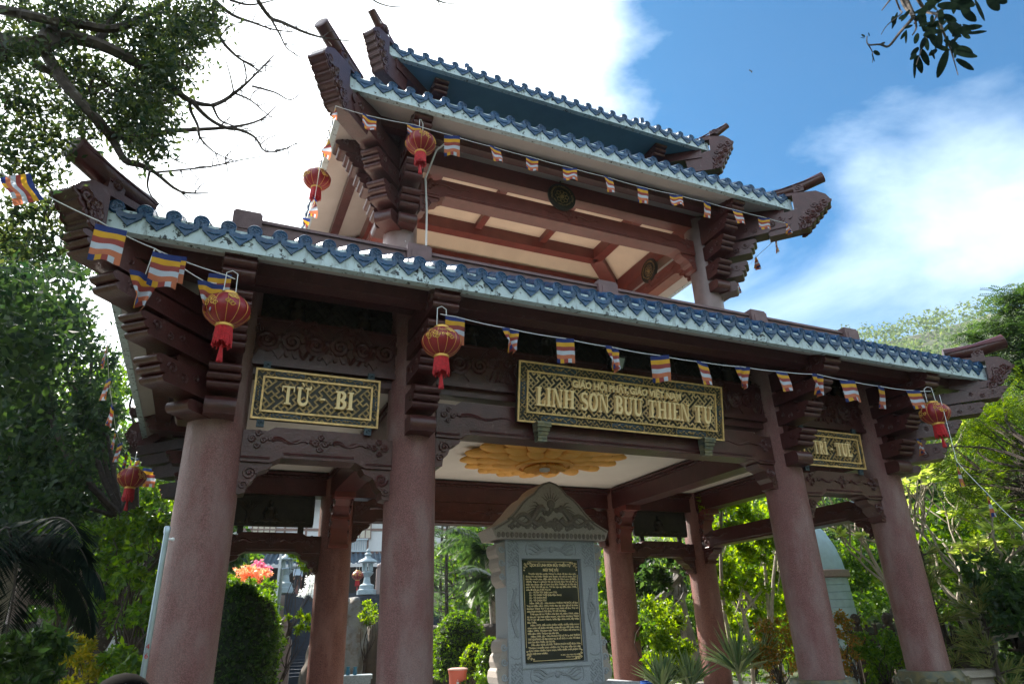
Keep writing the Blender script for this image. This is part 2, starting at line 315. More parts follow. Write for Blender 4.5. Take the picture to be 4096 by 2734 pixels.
# beams
def carve_tail(c,o,ax,n,Lh,amp,r,s=1):
    pts=[o+ax*(s*Lh*t)+Z3*(amp*math.sin(t*9)) for t in [i/14 for i in range(15)]]
    c.tube(pts,[r*(1-.8*i/14)+.003 for i in range(15)],5)
def cloud(c,o,ax,n,R,s=1,tail=.45,spread=1):
    for dx,dz,k in((0,.9,.8),(-.9,0,1),(.75,-.1,.8),(-.1,-1,.75),(1.7,.15,.5)):
        p=o+ax*(s*dx*R*spread)+Z3*(dz*R)
        c.ball(p,(R*.62*k,R*.62*k,R*.62*k*.35) ,10,5,(ax,Z3,n))
        c.scroll(p+n*(R*.15),ax,Z3,n,R*.6*k,1.5,R*.17,hand=s)
    carve_tail(c,o+ax*(s*R*1.9),ax,n,tail,R*.28,R*.34,s)
def tie_beam(a,b,zt,zb,mt,hw=.15,sp=.34,nf=None,carv=True,tail=.38,mid=True,parent=None,name='tie_beam'):
    a=Vector((*a,0));b=Vector((*b,0)); d=(b-a); Ln=d.length; d/=Ln; n=Vector((d.y,-d.x,0))
    r=.27; q=[]
    q+=[(r,zt-.05),(r+.25,zt-.05),(r+.33,zt),(Ln-r-.33,zt),(Ln-r-.25,zt-.05),(Ln-r,zt-.05)]
    def under(s0,sg):
        return [(s0,zb-.05)]
    body=q+[(Ln-r,zb-.06),(Ln-r-.30,zb-.06),(Ln-r-.42,zb),(r+.42,zb),(r+.30,zb-.06),(r,zb-.06)]
    m=MB(); m.prism(body,a,d,Z3,n,hw)
    # mouldings along the lower edge
    for s in(-1,1):
        for (x0,x1,zz) in((r+.44,Ln-r-.44,zb+.045),(r,r+.30,zb-.015),(Ln-r-.3,Ln-r,zb-.015)):
            m.tube([a+d*x0+Z3*zz+n*(s*(hw+.004)),a+d*x1+Z3*zz+n*(s*(hw+.004))],.013,5)
    o=m.build(name,mt,parent or PAV)
    for s,x0 in((1,r),(-1,Ln-r)):
        k=MB(); 
        pts=[(0,zb-.062),(.30,zb-.062)]+[(.30-.30*math.sin(t*PI/2)*.9,zb-.062-sp*(1-math.cos(t*PI/2))*1.0-.0) for t in(.35,.6,.8,1)]+[(0,zb-.07-sp)]
        pts=[(0,zb-.062),(.34,zb-.062),(.30,zb-.12),(.20,zb-.16),(.155,zb-.07-sp*.55),(.10,zb-.07-sp*.7),(.09,zb-.07-sp*.95),(0,zb-.07-sp)]
        k.prism([(p,z) for p,z in pts],a+d*x0,d*s,Z3,n,hw-.03)
        kk=k.build('spandrel',mt,o)
        if carv:
            e=MB()
            for sn in(-1,1):
                e.scroll(a+d*(x0+s*.11)+Z3*(zb-.18)+n*(sn*(hw-.026)),d,Z3,n*sn,.075,1.6,.02,hand=s)
                e.scroll(a+d*(x0+s*.06)+Z3*(zb-.31)+n*(sn*(hw-.026)),d,Z3,n*sn,.05,1.3,.016,hand=s)
            e.build('scroll_carving',mt,o)
    if carv:
        for sn in(nf or (1,)):
            c=MB(); nn=n*sn; zc=(zt+zb)/2+.02; R=.074
            off=nn*(hw+.002)
            cloud(c,a+d*(r+.16)+Z3*zc+off,d,nn,R,1,tail); cloud(c,a+d*(Ln-r-.16)+Z3*zc+off,d,nn,R,-1,tail)
            if mid:
                mc=a+d*(Ln/2)+Z3*zc+off
                cloud(c,mc,d,nn,R,1,tail*.8,.9); cloud(c,mc+Z3*.0,d,nn,R*.9,-1,tail*.8,.9)
            c.build('cloud_carving',mt,o)
    return o
tie_beam((-B_,0),(-A_,0),2.18,1.84,M_wood,nf=(1,-1)); tie_beam((A_,0),(B_,0),2.18,1.84,M_wood,nf=(1,))
tie_beam((-A_,0),(A_,0),2.70,2.28,M_wood,hw=.16,sp=.36,tail=.7,mid=False)
tie_beam((-B_,D_),(-A_,D_),1.72,1.40,M_wood,sp=.26); tie_beam((A_,D_),(B_,D_),1.72,1.40,M_wood,sp=.26); tie_beam((-A_,D_),(A_,D_),2.365,1.96,M_wood,sp=.3,tail=.7)
for x,sn in((-B_,-1),(B_,-1)):
    tie_beam((x,D_),(x,0),1.90,1.58,M_wood,sp=.26,nf=(1,-1),tail=.6)
# carved architrave with scroll relief, and dark relief panel above it
def architrave(a,b,n,z0,z1,z2,seed,carve=True):
    rnd=random.Random(seed)
    a=Vector((*a,0));b=Vector((*b,0)); d=(b-a); Ln=d.length; d/=Ln; n=Vector((*n,0)); r=.26; back=-n
    m=MB(); c0=a+d*(Ln/2)
    m.frame(c0+Z3*((z0+z1)/2)+n*.02,d,n,Z3,Ln/2-r,.11,(z1-z0)/2)
    m.frame(c0+Z3*(z0-.03)+n*.03,d,n,Z3,Ln/2-r,.13,.03); m.frame(c0+Z3*(z0-.11)-n*.02,d,n,Z3,Ln/2-r,.10,.05)
    m.frame(c0+Z3*(z1+.012)+n*.03,d,n,Z3,Ln/2-r,.115,.012)
    o=m.build('carved_architrave',M_wood,PAV)
    if carve:
        c=MB(); f=n*.132; h=z1-z0
        k=int(Ln/1.05)+1; 
        for i in range(k):
            x0=r+(Ln-2*r)*(i+.5)/k
            for sgn in(-1,1):
                oc=a+d*(x0+sgn*.14)+Z3*(z0+h*.5)+f
                c.scroll(oc,d,Z3,n,h*.24,1.9,.04,hand=sgn)
                c.scroll(oc+d*(sgn*.2)+Z3*(h*.16),d,Z3,n,h*.15,1.5,.03,hand=-sgn)
                for q in range(5):
                    st=oc+d*(sgn*(.02+.05*q))+Z3*(h*(.05+.04*q)); pts=[st+d*(sgn*(.05*t+.16*t*t))+Z3*(h*.38*math.sin(t*2.2+.3*q)) for t in [j/7 for j in range(8)]]
                    c.tube(pts,[.022*(1-.7*j/7) for j in range(8)],5)
                for q in range(3):
                    st=oc+d*(sgn*(.10+.11*q))-Z3*(h*(.22)); pts=[st+d*(sgn*.15*t)-Z3*(h*.15*math.sin(t*6+q)) for t in [j/7 for j in range(8)]]
                    c.tube(pts,[.024*(1-.7*j/7) for j in range(8)],5)
            c.ball(a+d*x0+Z3*(z0+h*.55)+f,(.055,.055,.03),8,5,(d,Z3,n))
            c.scroll(a+d*x0+Z3*(z0+h*.55)+f,d,Z3,n,.1,1.1,.018)
            c.prism([(-.09,z0+h*.30),(0,z0+.03),(.09,z0+h*.30)],a+d*x0+f,d,Z3,n,.016)
        c.build('scroll_relief',M_wood,o)
    # panel
    p=MB(); p.frame(c0+Z3*((z1+.03+z2)/2)-n*.05,d,n,Z3,Ln/2-r,.05,(z2-z1-.03)/2)
    po=p.build('relief_panel',M_bronze,PAV)
    if carve:
        fr=MB(); fret(fr,a+d*(Ln/2)+n*.004,d,Z3,n,Ln/2-r-.01,z1+.04,z2-.01,.034,.012)
        fr.build('fret_relief',M_fret,po)
        nf=max(2,int(Ln/1.0))
        for i in range(nf):
            fg=MB(); x0=r+(Ln-2*r)*(i+.5)/nf+rnd.uniform(-.05,.05); q=a+d*x0+n*.03+Z3*(z1+.05)
            fg.lathe([(.10,0),(.085,.1),(.065,.2),(.075,.26),(.03,.31),(.02,.33)],q,10); fg.ball(q+Z3*.37,(.042,.04,.05),8,6)
            for s in(-1,1): fg.tube([q+d*(s*.07)+Z3*.27,q+d*(s*.10)+Z3*.19+n*.03,q+d*(s*.02)+Z3*.16+n*.07],[.024,.022,.016],6)
            cloud(fg,q+d*.36+Z3*.2,d,n,.035,1,.14)
            fg.build('figure_relief',M_bronze2,po,smooth=True)
    return o
def fret(m,o,ax,ay,n,hx,z0,z1,pitch,th,wid=.24):
    # diagonal key-fret (interlocking hooked crosses) clipped to the rectangle |s|<hx, z0<z<z1
    c=math.sqrt(.5); S=6
    segs=set()
    def seg(p,q): segs.add((min(p,q),max(p,q)))
    Rm=int((hx+(z1-z0))/pitch/S*1.5)+3
    for i in range(-Rm,Rm):
        for j in range(-Rm,Rm):
            h=1 if (i+j)%2==0 else -1; cx,cy=i*S,j*S
            for dx,dy in((1,0),(0,1),(-1,0),(0,-1)):
                ex,ey=cx+2*dx,cy+2*dy; hx_,hy_=(-dy*h,dx*h)
                seg((cx,cy),(ex,ey)); seg((ex,ey),(ex+hx_*2,ey+hy_*2))
                fx,fy=ex+hx_*2,ey+hy_*2
                seg((fx,fy),(fx+dx*4,fy+dy*4)) if h==1 else None
    zc=(z0+z1)/2; H=(z1-z0)/2
    n=Vector(n); k=0
    for (p,q) in segs:
        P=((p[0]-p[1])*c*pitch,(p[0]+p[1])*c*pitch); Q=((q[0]-q[1])*c*pitch,(q[0]+q[1])*c*pitch)
        # clip
        t0,t1=0,1; dx,dy=Q[0]-P[0],Q[1]-P[1]; ok=True
        for pp,dd,lim in((P[0],dx,hx),(P[1],dy,H)):
            if abs(dd)<1e-9:
                if abs(pp)>lim: ok=False
                continue
            a,b=(-lim-pp)/dd,(lim-pp)/dd
            if a>b:a,b=b,a
            t0=max(t0,a);t1=min(t1,b)
        if not ok or t1-t0<.05: continue
        p3=Vector(o)+Vector(ax)*(P[0]+dx*t0)+Vector(ay)*(zc+P[1]+dy*t0); q3=Vector(o)+Vector(ax)*(P[0]+dx*t1)+Vector(ay)*(zc+P[1]+dy*t1)
        dd=q3-p3; l=dd.length
        if l<1e-4: continue
        dd/=l; sd2=dd.cross(n); k+=1; hh=th*.5+(k%7)*.00025
        m.frame((p3+q3)/2+n*(hh*.5),dd,sd2,n,l/2+pitch*.2,pitch*wid,hh)
    return m
sp=((-B_,-A_),(-A_,A_),(A_,B_))
for i,(x0,x1) in enumerate(sp):
    architrave((x0,0),(x1,0),(0,-1),2.96,3.48,4.06,i)
    architrave((x0,D_),(x1,D_),(0,1),2.96,3.48,4.06,i+5,False)
for x,n in((-B_,-1),(B_,1)): architrave((x,0),(x,D_),(n,0),2.96,3.48,4.06,11,n<0)
# ceiling and its beams
m=MB(); m.box(-B_+.05,B_-.05,.12,D_-.05,2.80,2.86); m.build('ceiling',M_ceil,PAV)
def ceilbeam(a,b,w,z0,z1,name='ceiling_beam'):
    m=MB(); a=Vector((*a,0));b=Vector((*b,0)); d=(b-a).normalized(); n=Vector((d.y,-d.x,0)); L_=(b-a).length
    c=(a+b)/2
    m.frame(c+Z3*((z0+z1)/2),d,n,Z3,L_/2,w/2,(z1-z0)/2)
    o=m.build(name,M_dark if False else M_wood,PAV)
    e=MB()
    for s in(-1,1):
        e.frame(c+Z3*(z1-.05)+n*(s*(w/2+.03)),d,n,Z3,L_/2-.2,.03,.02); e.frame(c+Z3*(z1-.10)+n*(s*(w/2+.014)),d,n,Z3,L_/2-.2,.014,.022)
        k=int(L_/.11)
        for i in range(k): e.ball(a+d*(L_*(i+.5)/k)+Z3*(z1-.10)+n*(s*(w/2+.03)),(.04,.014,.02),6,4,(d,n,Z3))
    e.build('cornice',M_wood,o)
for x in(-A_,A_): ceilbeam((x,.15),(x,D_-.15),.36,2.36,2.796)
for x in(-B_,B_): ceilbeam((x,.15),(x,D_-.15),.32,2.38,2.792)
ceilbeam((-B_,D_),(B_,D_),.34,2.37,2.788)
# knee braces under the cross beams
def knee(x,y,s,z1=2.36,z0=1.5,hw=.15,L_=.72):
    pts=[(.2,z0),(.36,z0)]+[(.36+(L_-.36)*(1-math.cos(t*PI/2)),z0+.12+(z1-z0-.12)*math.sin(t*PI/2)*.95) for t in(.15,.35,.55,.75,.95)]+[(L_,z1),(.2,z1)]
    m=MB(); m.prism(pts,Vector((x,y,0)),Vector((0,s,0)),Z3,X3,hw); m.frame(Vector((x,y+s*.30,z0-.02)),X3,Y3,Z3,hw+.02,.10,.03); m.frame(Vector((x,y+s*(L_-.1),z1-.05)),X3,Y3,Z3,hw+.03,.14,.05); m.frame(Vector((x,y+s*.38,z0+.45)),X3,Y3,Z3,hw+.015,.09,.02)
    o=m.build('knee_brace',M_wood2,PAV); c=MB()
    for sn in(-1,1):
        for q,(p,z,R) in enumerate(((.30,z0+.2,.07),(.34,z0+.4,.08),(.42,z0+.6,.09),(.55,z0+.72,.08),(.32,z0+.65,.08))):
            c.scroll(Vector((x+sn*(hw+.003),y+s*p,z)),Vector((0,s,0)),Z3,X3*sn,R,1.5,.022,hand=sn)
    c.build('scroll_carving',M_wood,o)
for x in(-A_,A_): knee(x,D_,-1)
for x in(-B_,B_): knee(x,D_,-1,2.38,1.75,.13,.6)
# lotus medallion on the ceiling
lm=MB(); c=Vector((0,2.3,2.80)); 
for ring,(R,nP,pl,pw,z) in enumerate(((1.05,18,.40,.17,-.06),(.82,16,.36,.165,-.11),(.60,14,.30,.15,-.15))):
    for k in range(nP):
        t=2*PI*(k+.5*(ring%2))/nP; e=Vector((math.cos(t),math.sin(t),0)); lm.ball(c+e*R+Z3*z,(pl,pw,.085),12,8,((e-Z3*(.10)).normalized(),Vector((-e.y,e.x,0)),Z3))
lm.lathe([(.50,-.10),(.50,-.24),(.44,-.26),(.42,-.22),(.05,-.20)],c,30)
for k in range(12):
    t=2*PI*k/12; e=Vector((math.cos(t),math.sin(t),0)); lm.ball(c+e*.24+Z3*-.25,(.16,.06,.04),8,6,((e-Z3*.3).normalized(),Vector((-e.y,e.x,0)),Z3))
lm.build('lotus_ceiling_rose',M_lotus,PAV,smooth=True)
q=MB(); q.lathe([(.09,-.27),(.09,-.31),(.02,-.32)],c,20); q.build('ceiling_lamp',M_wire,PAV)
# ---------------- roofs ----------------
def roof(name,ex,ey,ix,iy,zf,fh,zi,sp_,soff_z,dr=.068,nofl=False):
    R_=thing(name,'x','x',(0,CYM,zf)); del R_['label']; del R_['category']; R_.parent=PAV; R_.location=(0,0,zf+1.2)
    ze=zf+fh
    # roof slab
    m=MB(); m.add([(sx*ex,CYM+sy*ey,ze-.03) for sx,sy in((-1,-1),(1,-1),(1,1),(-1,1))]+[(sx*ix,CYM+sy*iy,zi) for sx,sy in((-1,-1),(1,-1),(1,1),(-1,1))],
        [(0,1,5,4),(1,2,6,5),(2,3,7,6),(3,0,4,7)]+([(4,5,6,7)] if nofl else []))
    m.build('roof_slope',M_tile,R_)
    # fascia
    m=MB(); t=.09
    for s in(-1,1):
        m.frame((0,CYM+s*(ey-t/2),zf+fh/2),X3,Y3,Z3,ex,t/2,fh/2); m.frame((s*(ex-t/2),CYM,zf+fh/2-.0015),X3,Y3,Z3,t/2,ey-t,fh/2-.002)
    m.build('fascia',M_white,R_)
    # barrel tiles, discs and drip tiles
    def side(o,ax,inw,half,ihalf,run,nm):
        bt=MB(); ds=MB(); dp=MB(); k=int(round(2*half/sp_)); st=2*half/k
        sl=math.hypot(run,zi-ze)
        for i in range(k):
            x=-half+st*(i+.5)
            f=1 if abs(x)<=ihalf else max(.04,(half-abs(x))/(half-ihalf))
            p0=Vector(o)+ax*x+Z3*(ze+.02); p1=p0+inw*(run*f)+Z3*((zi-ze)*f)
            bt.tube([p0,p1],dr*.96,10,True)
            nseg=int(sl*f/.3)
            for q in range(1,nseg+1): 
                pc=p0.lerp(p1,q*.3/(sl*f)); dd=(p1-p0).normalized(); bt.tube([pc,pc+dd*.02],dr*1.05,10)
            e=-inw
            ds.lathe([(dr*1.06,-.03),(dr*1.08,.015),(dr*.9,.026),(dr*.84,.018),(.012,.018)],p0,18,e)
            for q in range(3): ds.scroll(p0+e*.02+ax*(dr*.35*math.cos(q*2.1))+Z3*(dr*.35*math.sin(q*2.1)),ax,Z3,e,dr*.36,1.1,.008)
            if i<k-1:
                xm=x+st/2; w_=st/2-.005; c_=Vector(o)+ax*xm+e*.012
                prof=[(-w_,ze+.01),(-w_*.45,ze-.035),(0,ze-.045),(w_*.45,ze-.035),(w_,ze+.01),(w_*.9,ze-.075),(w_*.45,ze-.12),(0,ze-.175),(-w_*.45,ze-.12),(-w_*.9,ze-.075)]
                dp.prism(prof,c_,ax,Z3,e,.013)
                dp.tube([c_+ax*(p*w_)+Z3*(ze-.075-.03*(1-abs(p)))+e*.014 for p in(-.5,-.2,0,.2,.5)],.008,5)
        bt.build('barrel_tiles',M_tile,R_,smooth=True); ds.build('tile_end_discs',M_tile,R_,smooth=True); dp.build('drip_tiles',M_tile,R_)
    side((0,CYM-ey,0),X3,Y3,ex-.02,ix,ey-iy,'f'); side((0,CYM+ey,0),X3,-Y3,ex-.02,ix,ey-iy,'b')
    side((-ex,CYM,0),Y3,X3,ey-.12,iy,ex-ix,'l'); side((ex,CYM,0),Y3,-X3,ey-.12,iy,ex-ix,'r')
    return R_
def soffit(R_,ex,ey,jx,jy,zf,zj,mt,purl,pm=None,ph=.26):
    m=MB(); e=.09
    O=[(sx*(ex-e),CYM+sy*(ey-e),zf+.012) for sx,sy in((-1,-1),(1,-1),(1,1),(-1,1))]; I=[(sx*jx,CYM+sy*jy,zj) for sx,sy in((-1,-1),(1,-1),(1,1),(-1,1))]
    m.add(O+I,[(0,4,5,1),(1,5,6,2),(2,6,7,3),(3,7,4,0)]); m.build('soffit',mt,R_)
    for t,wd in purl:
        z=zf+(zj-zf)*t; px=ex+(jx-ex)*t; py=ey+(jy-ey)*t
        for a,b in(((-px,CYM-py,z),(px,CYM-py,z)),((-px,CYM+py,z),(px,CYM+py,z)),((-px,CYM-py,z),(-px,CYM+py,z)),((px,CYM-py,z),(px,CYM+py,z))):
            k=MB(); k.beam(Vector(a)-Z3*(ph*.3),Vector(b)-Z3*(ph*.3),wd,ph); k.build('purlin',pm or M_wood,R_)
    for sx,sy in((-1,-1),(1,-1),(1,1),(-1,1)):
        k=MB(); k.beam(Vector((sx*(ex-.12),CYM+sy*(ey-.12),zf-.05)),Vector((sx*jx,CYM+sy*jy,zj-.05)),.26,.3); k.build('hip_rafter',M_wood,R_)
def horn(R_,ix,iy,ex,ey,sx,sy,zf,pz,r,u0,u1,pz1,blk,hw=.125):
    # blk: outline (u,z) of carved block in the vertical plane of the hip; u measured as X excess beyond the eave corner
    c=Vector((sx*ex,CYM+sy*ey,0)); v=Vector((sx*(ex-ix),sy*(ey-iy),0)); ux=v/abs(ex-ix); d=v.normalized(); n=Vector((-d.y,d.x,0)); k_=ux.length
    m=MB(); m.prism([(u*k_,z) for u,z in blk],c,d,Z3,n,hw); 
    o=m.build('corner_horn',M_wood,R_)
    p=MB(); a=c+ux*u0+Z3*pz; b=c+ux*u1+Z3*pz1; mid=a.lerp(b,.5)-Z3*.015
    mid=mid-Z3*abs(pz1-pz)*.35; p.tube([a,a.lerp(mid,.5)-Z3*.01,mid,mid.lerp(b,.5),b],[r*.95,r,r,r,r*1.02],14); p.lathe([(r*1.03,-.02),(r*1.06,.012),(r*.9,.02),(.01,.014)],b,16,(b-mid).normalized())
    for s in(-1,1): p.tube([a+n*(s*r*.97)-Z3*0,b+n*(s*r*.97)],.014,5)
    p.build('ridge_end_roll',M_wood,o,smooth=True)
    q=MB(); w=a.lerp(b,.52); q.frame(w-Z3*(r*1.0),d,n,Z3,.09,.10,r*.75); q.scroll(w-Z3*(r)+n*.10,d,Z3,n,.07,1.3,.016); q.scroll(w-Z3*(r)-n*.10,d,Z3,-n,.07,1.3,.016); q.build('ridge_prop',M_wood,o)
    cv=MB(); umax=max(u for u,z in blk)
    for s in(-1,1):
        P=blk[4:-5]; cx_=sum(u for u,z in blk)/len(blk)
        for q_ in range(5):
            uu,zz=P[min(len(P)-1,int((q_+.4)*len(P)/5))]; cv.scroll(c+ux*(uu-.085)+Z3*(zz-.0)+n*(s*(hw+.004)),d,Z3,n*s,.075,1.5,.026,hand=s,a0=q_)
            if q_<4: cv.scroll(c+ux*max(uu-.20,.07)+Z3*(zz-.02)+n*(s*(hw+.004)),d,Z3,n*s,.06,1.4,.024,hand=-s,a0=q_)
        cv.tube([c+ux*u+Z3*z+n*(s*(hw+.006)) for u,z in P],.016,5)
    cv.build('scroll_carving',M_wood,o)
    return o
def lobed(u0,z0,u1,z1,n,dep):   # lobes along a slanting edge
    out=[]; dx,dz=u1-u0,z1-z0; l=math.hypot(dx,dz)
    nx,nz=dz/l,-dx/l
    for i in range(n):
        for t in(.1,.35,.65,.9):
            s=(i+t)/n; b=dep*math.sin(PI*t)
            out.append((u0+dx*s-nx*b,z0+dz*s-nz*b))
    return out
# lower roof
RL=roof('lower_roof',6.46,3.92,5.17,2.46,3.57,.23,4.58,.25,4.06)
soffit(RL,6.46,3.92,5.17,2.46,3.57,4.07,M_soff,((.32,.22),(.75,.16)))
for sx in(-1,1):
    for sy in(-1,1):
        blk=[(-.36,4.0),(-.08,3.97),(.13,3.92),(.20,3.83)]+lobed(.235,3.76,.05,3.44,4,.025)+[(-.32,3.42),(-.32,3.53),(-.02,3.55),(.0,3.88),(-.36,3.93)]
        horn(RL,5.17,2.46,6.46,3.92,sx,sy,3.57,4.12,.12,-.35,.24,4.20,blk)
# upper deck parapet with coffered posts
m=MB()
for s in(-1,1):
    m.frame((0,CYM+s*2.46,4.63),X3,Y3,Z3,5.17,.09,.15); m.frame((0,CYM+s*2.46,4.80),X3,Y3,Z3,5.2,.12,.02)
    m.frame((s*5.17,CYM,4.63),X3,Y3,Z3,.088,2.37,.149); m.frame((s*5.17,CYM,4.799),X3,Y3,Z3,.118,2.34,.019)
pp=m.build('parapet_ridge',mat('parapet_mauve',(.19,.11,.115),.6,noise_s=6,noise_a=.3,bump=.2),RL)
m=MB()
for i in range(41):
    x=-5+.25*i
    for e in(0,1): m.frame((x+(.045 if e else -.045),-.095,4.62),Vector((.86,0,.5*(-1 if e else 1))),Y3,Vector((.5*(1 if e else -1),0,.86)),.06,.012,.012)
m.build('chevron_moulding',M_wood,pp)
for x in(-B_,-A_,0,A_,B_):
    for s in(-1,1):
        m=MB(); y=CYM+s*2.46; m.frame((x,y,4.70),X3,Y3,Z3,.17,.17,.16); m.frame((x,y,4.875),X3,Y3,Z3,.155,.155,.02); m.frame((x,y,4.90),X3,Y3,Z3,.125,.125,.012)
        for f in(-1,1): m.frame((x,y+f*.172,4.71),X3,Y3,Z3,.11,.008,.085)
        m.build('parapet_post',M_parap if False else bpy.data.materials['parapet_mauve'],RL)
m=MB(); m.box(-5.1,5.1,.08,D_-.08,4.50,4.56); m.build('upper_deck',mat('deck_screed',(.66,.56,.47),.9,noise_s=2,noise_a=.15),PAV)
# second storey
UY0,UY1=.96,3.96
for x in(-A_,A_):
    for y in(UY0,UY1): column(x,y,4.56,7.3,.258,M_colu if y<2 else M_wood2,'upper_column',False)
def ut(f=1): return [(.45*f,5.66,5.84,1),(.60*f,5.92,6.20,3),(.80*f,6.33,6.60,3),(1.0*f,6.68,6.92,3),(1.24*f,6.94,7.22,3)]
ud=[(.55,5.64,5.84,1),(.80,5.92,6.20,3),(1.02,6.34,6.62,3),(1.40,6.68,6.94,3),(1.72,6.72,7.02,2)]
for x in(-A_,A_):
    for y,s in((UY0,-1),(UY1,1)):
        arm('bracket_arm',(x,y),(0,s),ut(),.14,M_wood,PAV); arm('bracket_arm',(x,y),(1 if x>0 else -1,0),ut(.93),.14,M_wood,PAV)
        arm('corner_bracket_arm',(x,y),((1 if x>0 else -1)*1.21,s*1.30),ud,.14,M_wood,PAV)
tie_beam((-A_,UY0),(A_,UY0),6.83,6.52,M_wood2,hw=.14,sp=.3,tail=.55); tie_beam((-A_,UY1),(A_,UY1),6.83,6.52,M_wood2,hw=.14,sp=.3,tail=.55)
for x in(-A_,A_): tie_beam((x,UY1),(x,UY0),6.83,6.54,M_wood2,hw=.13,sp=.28,tail=.4,nf=(1,-1))
def ring(jx,jy,z0,z1,w_,mt,name):
    for a,b in(((-jx,-jy),(jx,-jy)),((-jx,jy),(jx,jy)),((-jx,-jy),(-jx,jy)),((jx,-jy),(jx,jy))):
        m=MB(); m.beam((a[0],CYM+a[1],(z0+z1)/2),(b[0],CYM+b[1],(z0+z1)/2),w_,z1-z0); m.build(name,mt,PAV)
ring(A_,1.5,7.10,7.44,.24,M_wood2,'plate_beam')
ring(2.15,.95,7.62,7.9,.22,M_wood2,'inner_ring_beam')
m=MB(); # coved inner ceiling
def quadring(m,ax_,ay_,az_,bx_,by_,bz_):
    O=[(sx*ax_,CYM+sy*ay_,az_) for sx,sy in((-1,-1),(1,-1),(1,1),(-1,1))]; I=[(sx*bx_,CYM+sy*by_,bz_) for sx,sy in((-1,-1),(1,-1),(1,1),(-1,1))]
    m.add(O+I,[(0,4,5,1),(1,5,6,2),(2,6,7,3),(3,7,4,0)])
quadring(m,A_,1.5,7.42,2.15,.95,7.86); m.add([(-2.15,CYM-.95,7.88),(2.15,CYM-.95,7.88),(2.15,CYM+.95,7.88),(-2.15,CYM+.95,7.88)],[(0,1,2,3)])
m.build('upper_ceiling',M_peach,PAV)
for x in(-.75,.75):
    m=MB(); m.beam((x,CYM-.95,7.82),(x,CYM+.95,7.82),.14,.12); m.build('ceiling_rib',M_wood2,PAV)
for sx in(-1,1):
    for sy in(-1,1):
        m=MB(); m.beam((sx*A_,CYM+sy*1.5,7.36),(sx*2.15,CYM+sy*.95,7.78),.3,.26); m.build('corner_rafter',M_wood2,PAV)
RU=roof('upper_roof',4.19,2.80,2.2,.76,7.10,.24,8.45,.27,7.42,dr=.066)
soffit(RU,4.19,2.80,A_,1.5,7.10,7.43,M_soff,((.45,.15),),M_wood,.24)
ublk=[(-.32,7.46),(0,7.42),(.30,7.34),(.40,7.22)]+lobed(.44,7.10,.10,6.60,6,.028)+[(-.34,6.60),(-.38,6.98),(.01,7.05),(.02,7.36),(-.32,7.42)]
for sx in(-1,1):
    for sy in(-1,1): horn(RU,A_,1.5,4.19,2.80,sx,sy,7.1,7.53,.10,-.22,.42,7.66,ublk,.115)
m=MB(); m.box(-2.2,2.2,CYM-.76,CYM+.76,8.3,9.3); m.build('attic_wall',M_soff,PAV)
RT=roof('top_roof',3.42,1.77,1.9,.10,9.05,.20,10.25,.27,9.1,dr=.062,nofl=True)
soffit(RT,3.42,1.77,2.19,.77,9.05,9.12,mat('soffit_blue',(.13,.27,.38),.8,noise_s=2,noise_a=.15),(),M_wood,.2)  # top soffit coloured blue-grey, unlike the cream soffits below
tb=[(-.30,9.37),(0,9.35),(.24,9.30),(.32,9.2)]+lobed(.36,9.12,.10,8.50,6,.026)+[(-.36,8.56),(-.40,8.92),(.01,9.0),(.02,9.27),(-.30,9.32)]
for sx in(-1,1):
    for sy in(-1,1):
        horn(RT,2.2,.75,3.42,1.77,sx,sy,9.05,9.38,.062,-.12,.33,9.60,tb,.095)
    for sy in(-1,1):
        arm('bracket_arm',(sx*2.35,CYM+sy*.7),(0,sy),[(.88,8.84,9.06,3)],.13,M_wood,PAV)
        m=MB(); m.tube([(sx*1.9,CYM+sy*1.62,9.28),(sx*1.9,CYM+sy*1.62,9.52)],.05,10); m.build('vent_pipe',M_tile,PAV)
m=MB(); m.box(-1.9,1.9,CYM-.12,CYM+.12,10.2,10.5); m.build('main_ridge',M_tile,RT)
# conduit on the upper column
m=MB(); m.tube([(-2.66,.62,4.6),(-2.66,.62,6.0),(-2.70,.6,6.6),(-2.62,.3,6.95),(-2.5,.1,7.0)],.016,6); m.build('conduit',M_wire,PAV)
# ---------------- lettering ----------------
def arcpts(cx,cy,rx,ry,a0,a1,n=10): return [(cx+rx*math.cos(math.radians(a0+(a1-a0)*i/n)),cy+ry*math.sin(math.radians(a0+(a1-a0)*i/n))) for i in range(n+1)]
def sweep(pts,w):      # stroke of varying width -> quads
    out=[]; n=len(pts)
    L_=[];R_=[]
    for i in range(n):
        x0,y0=pts[max(i-1,0)];x1,y1=pts[min(i+1,n-1)]; dx,dy=x1-x0,y1-y0; l=math.hypot(dx,dy) or 1; ww=w[i]/2 if isinstance(w,list) else w/2
        L_.append((pts[i][0]-dy/l*ww,pts[i][1]+dx/l*ww)); R_.append((pts[i][0]+dy/l*ww,pts[i][1]-dx/l*ww))
    return [L_+R_[::-1]]
def rc(x0,x1,y0,y1): return [[(x0,y0),(x1,y0),(x1,y1),(x0,y1)]]
SW=.215; TW=.125; SF=.085
def ring_(cx,cy,rx,ry,a0,a1,n=20):
    p=arcpts(cx,cy,rx,ry,a0,a1,n); w=[TW+(SW-TW)*abs(math.cos(math.radians(a0+(a1-a0)*i/n))) for i in range(n+1)]
    return sweep(p,w)
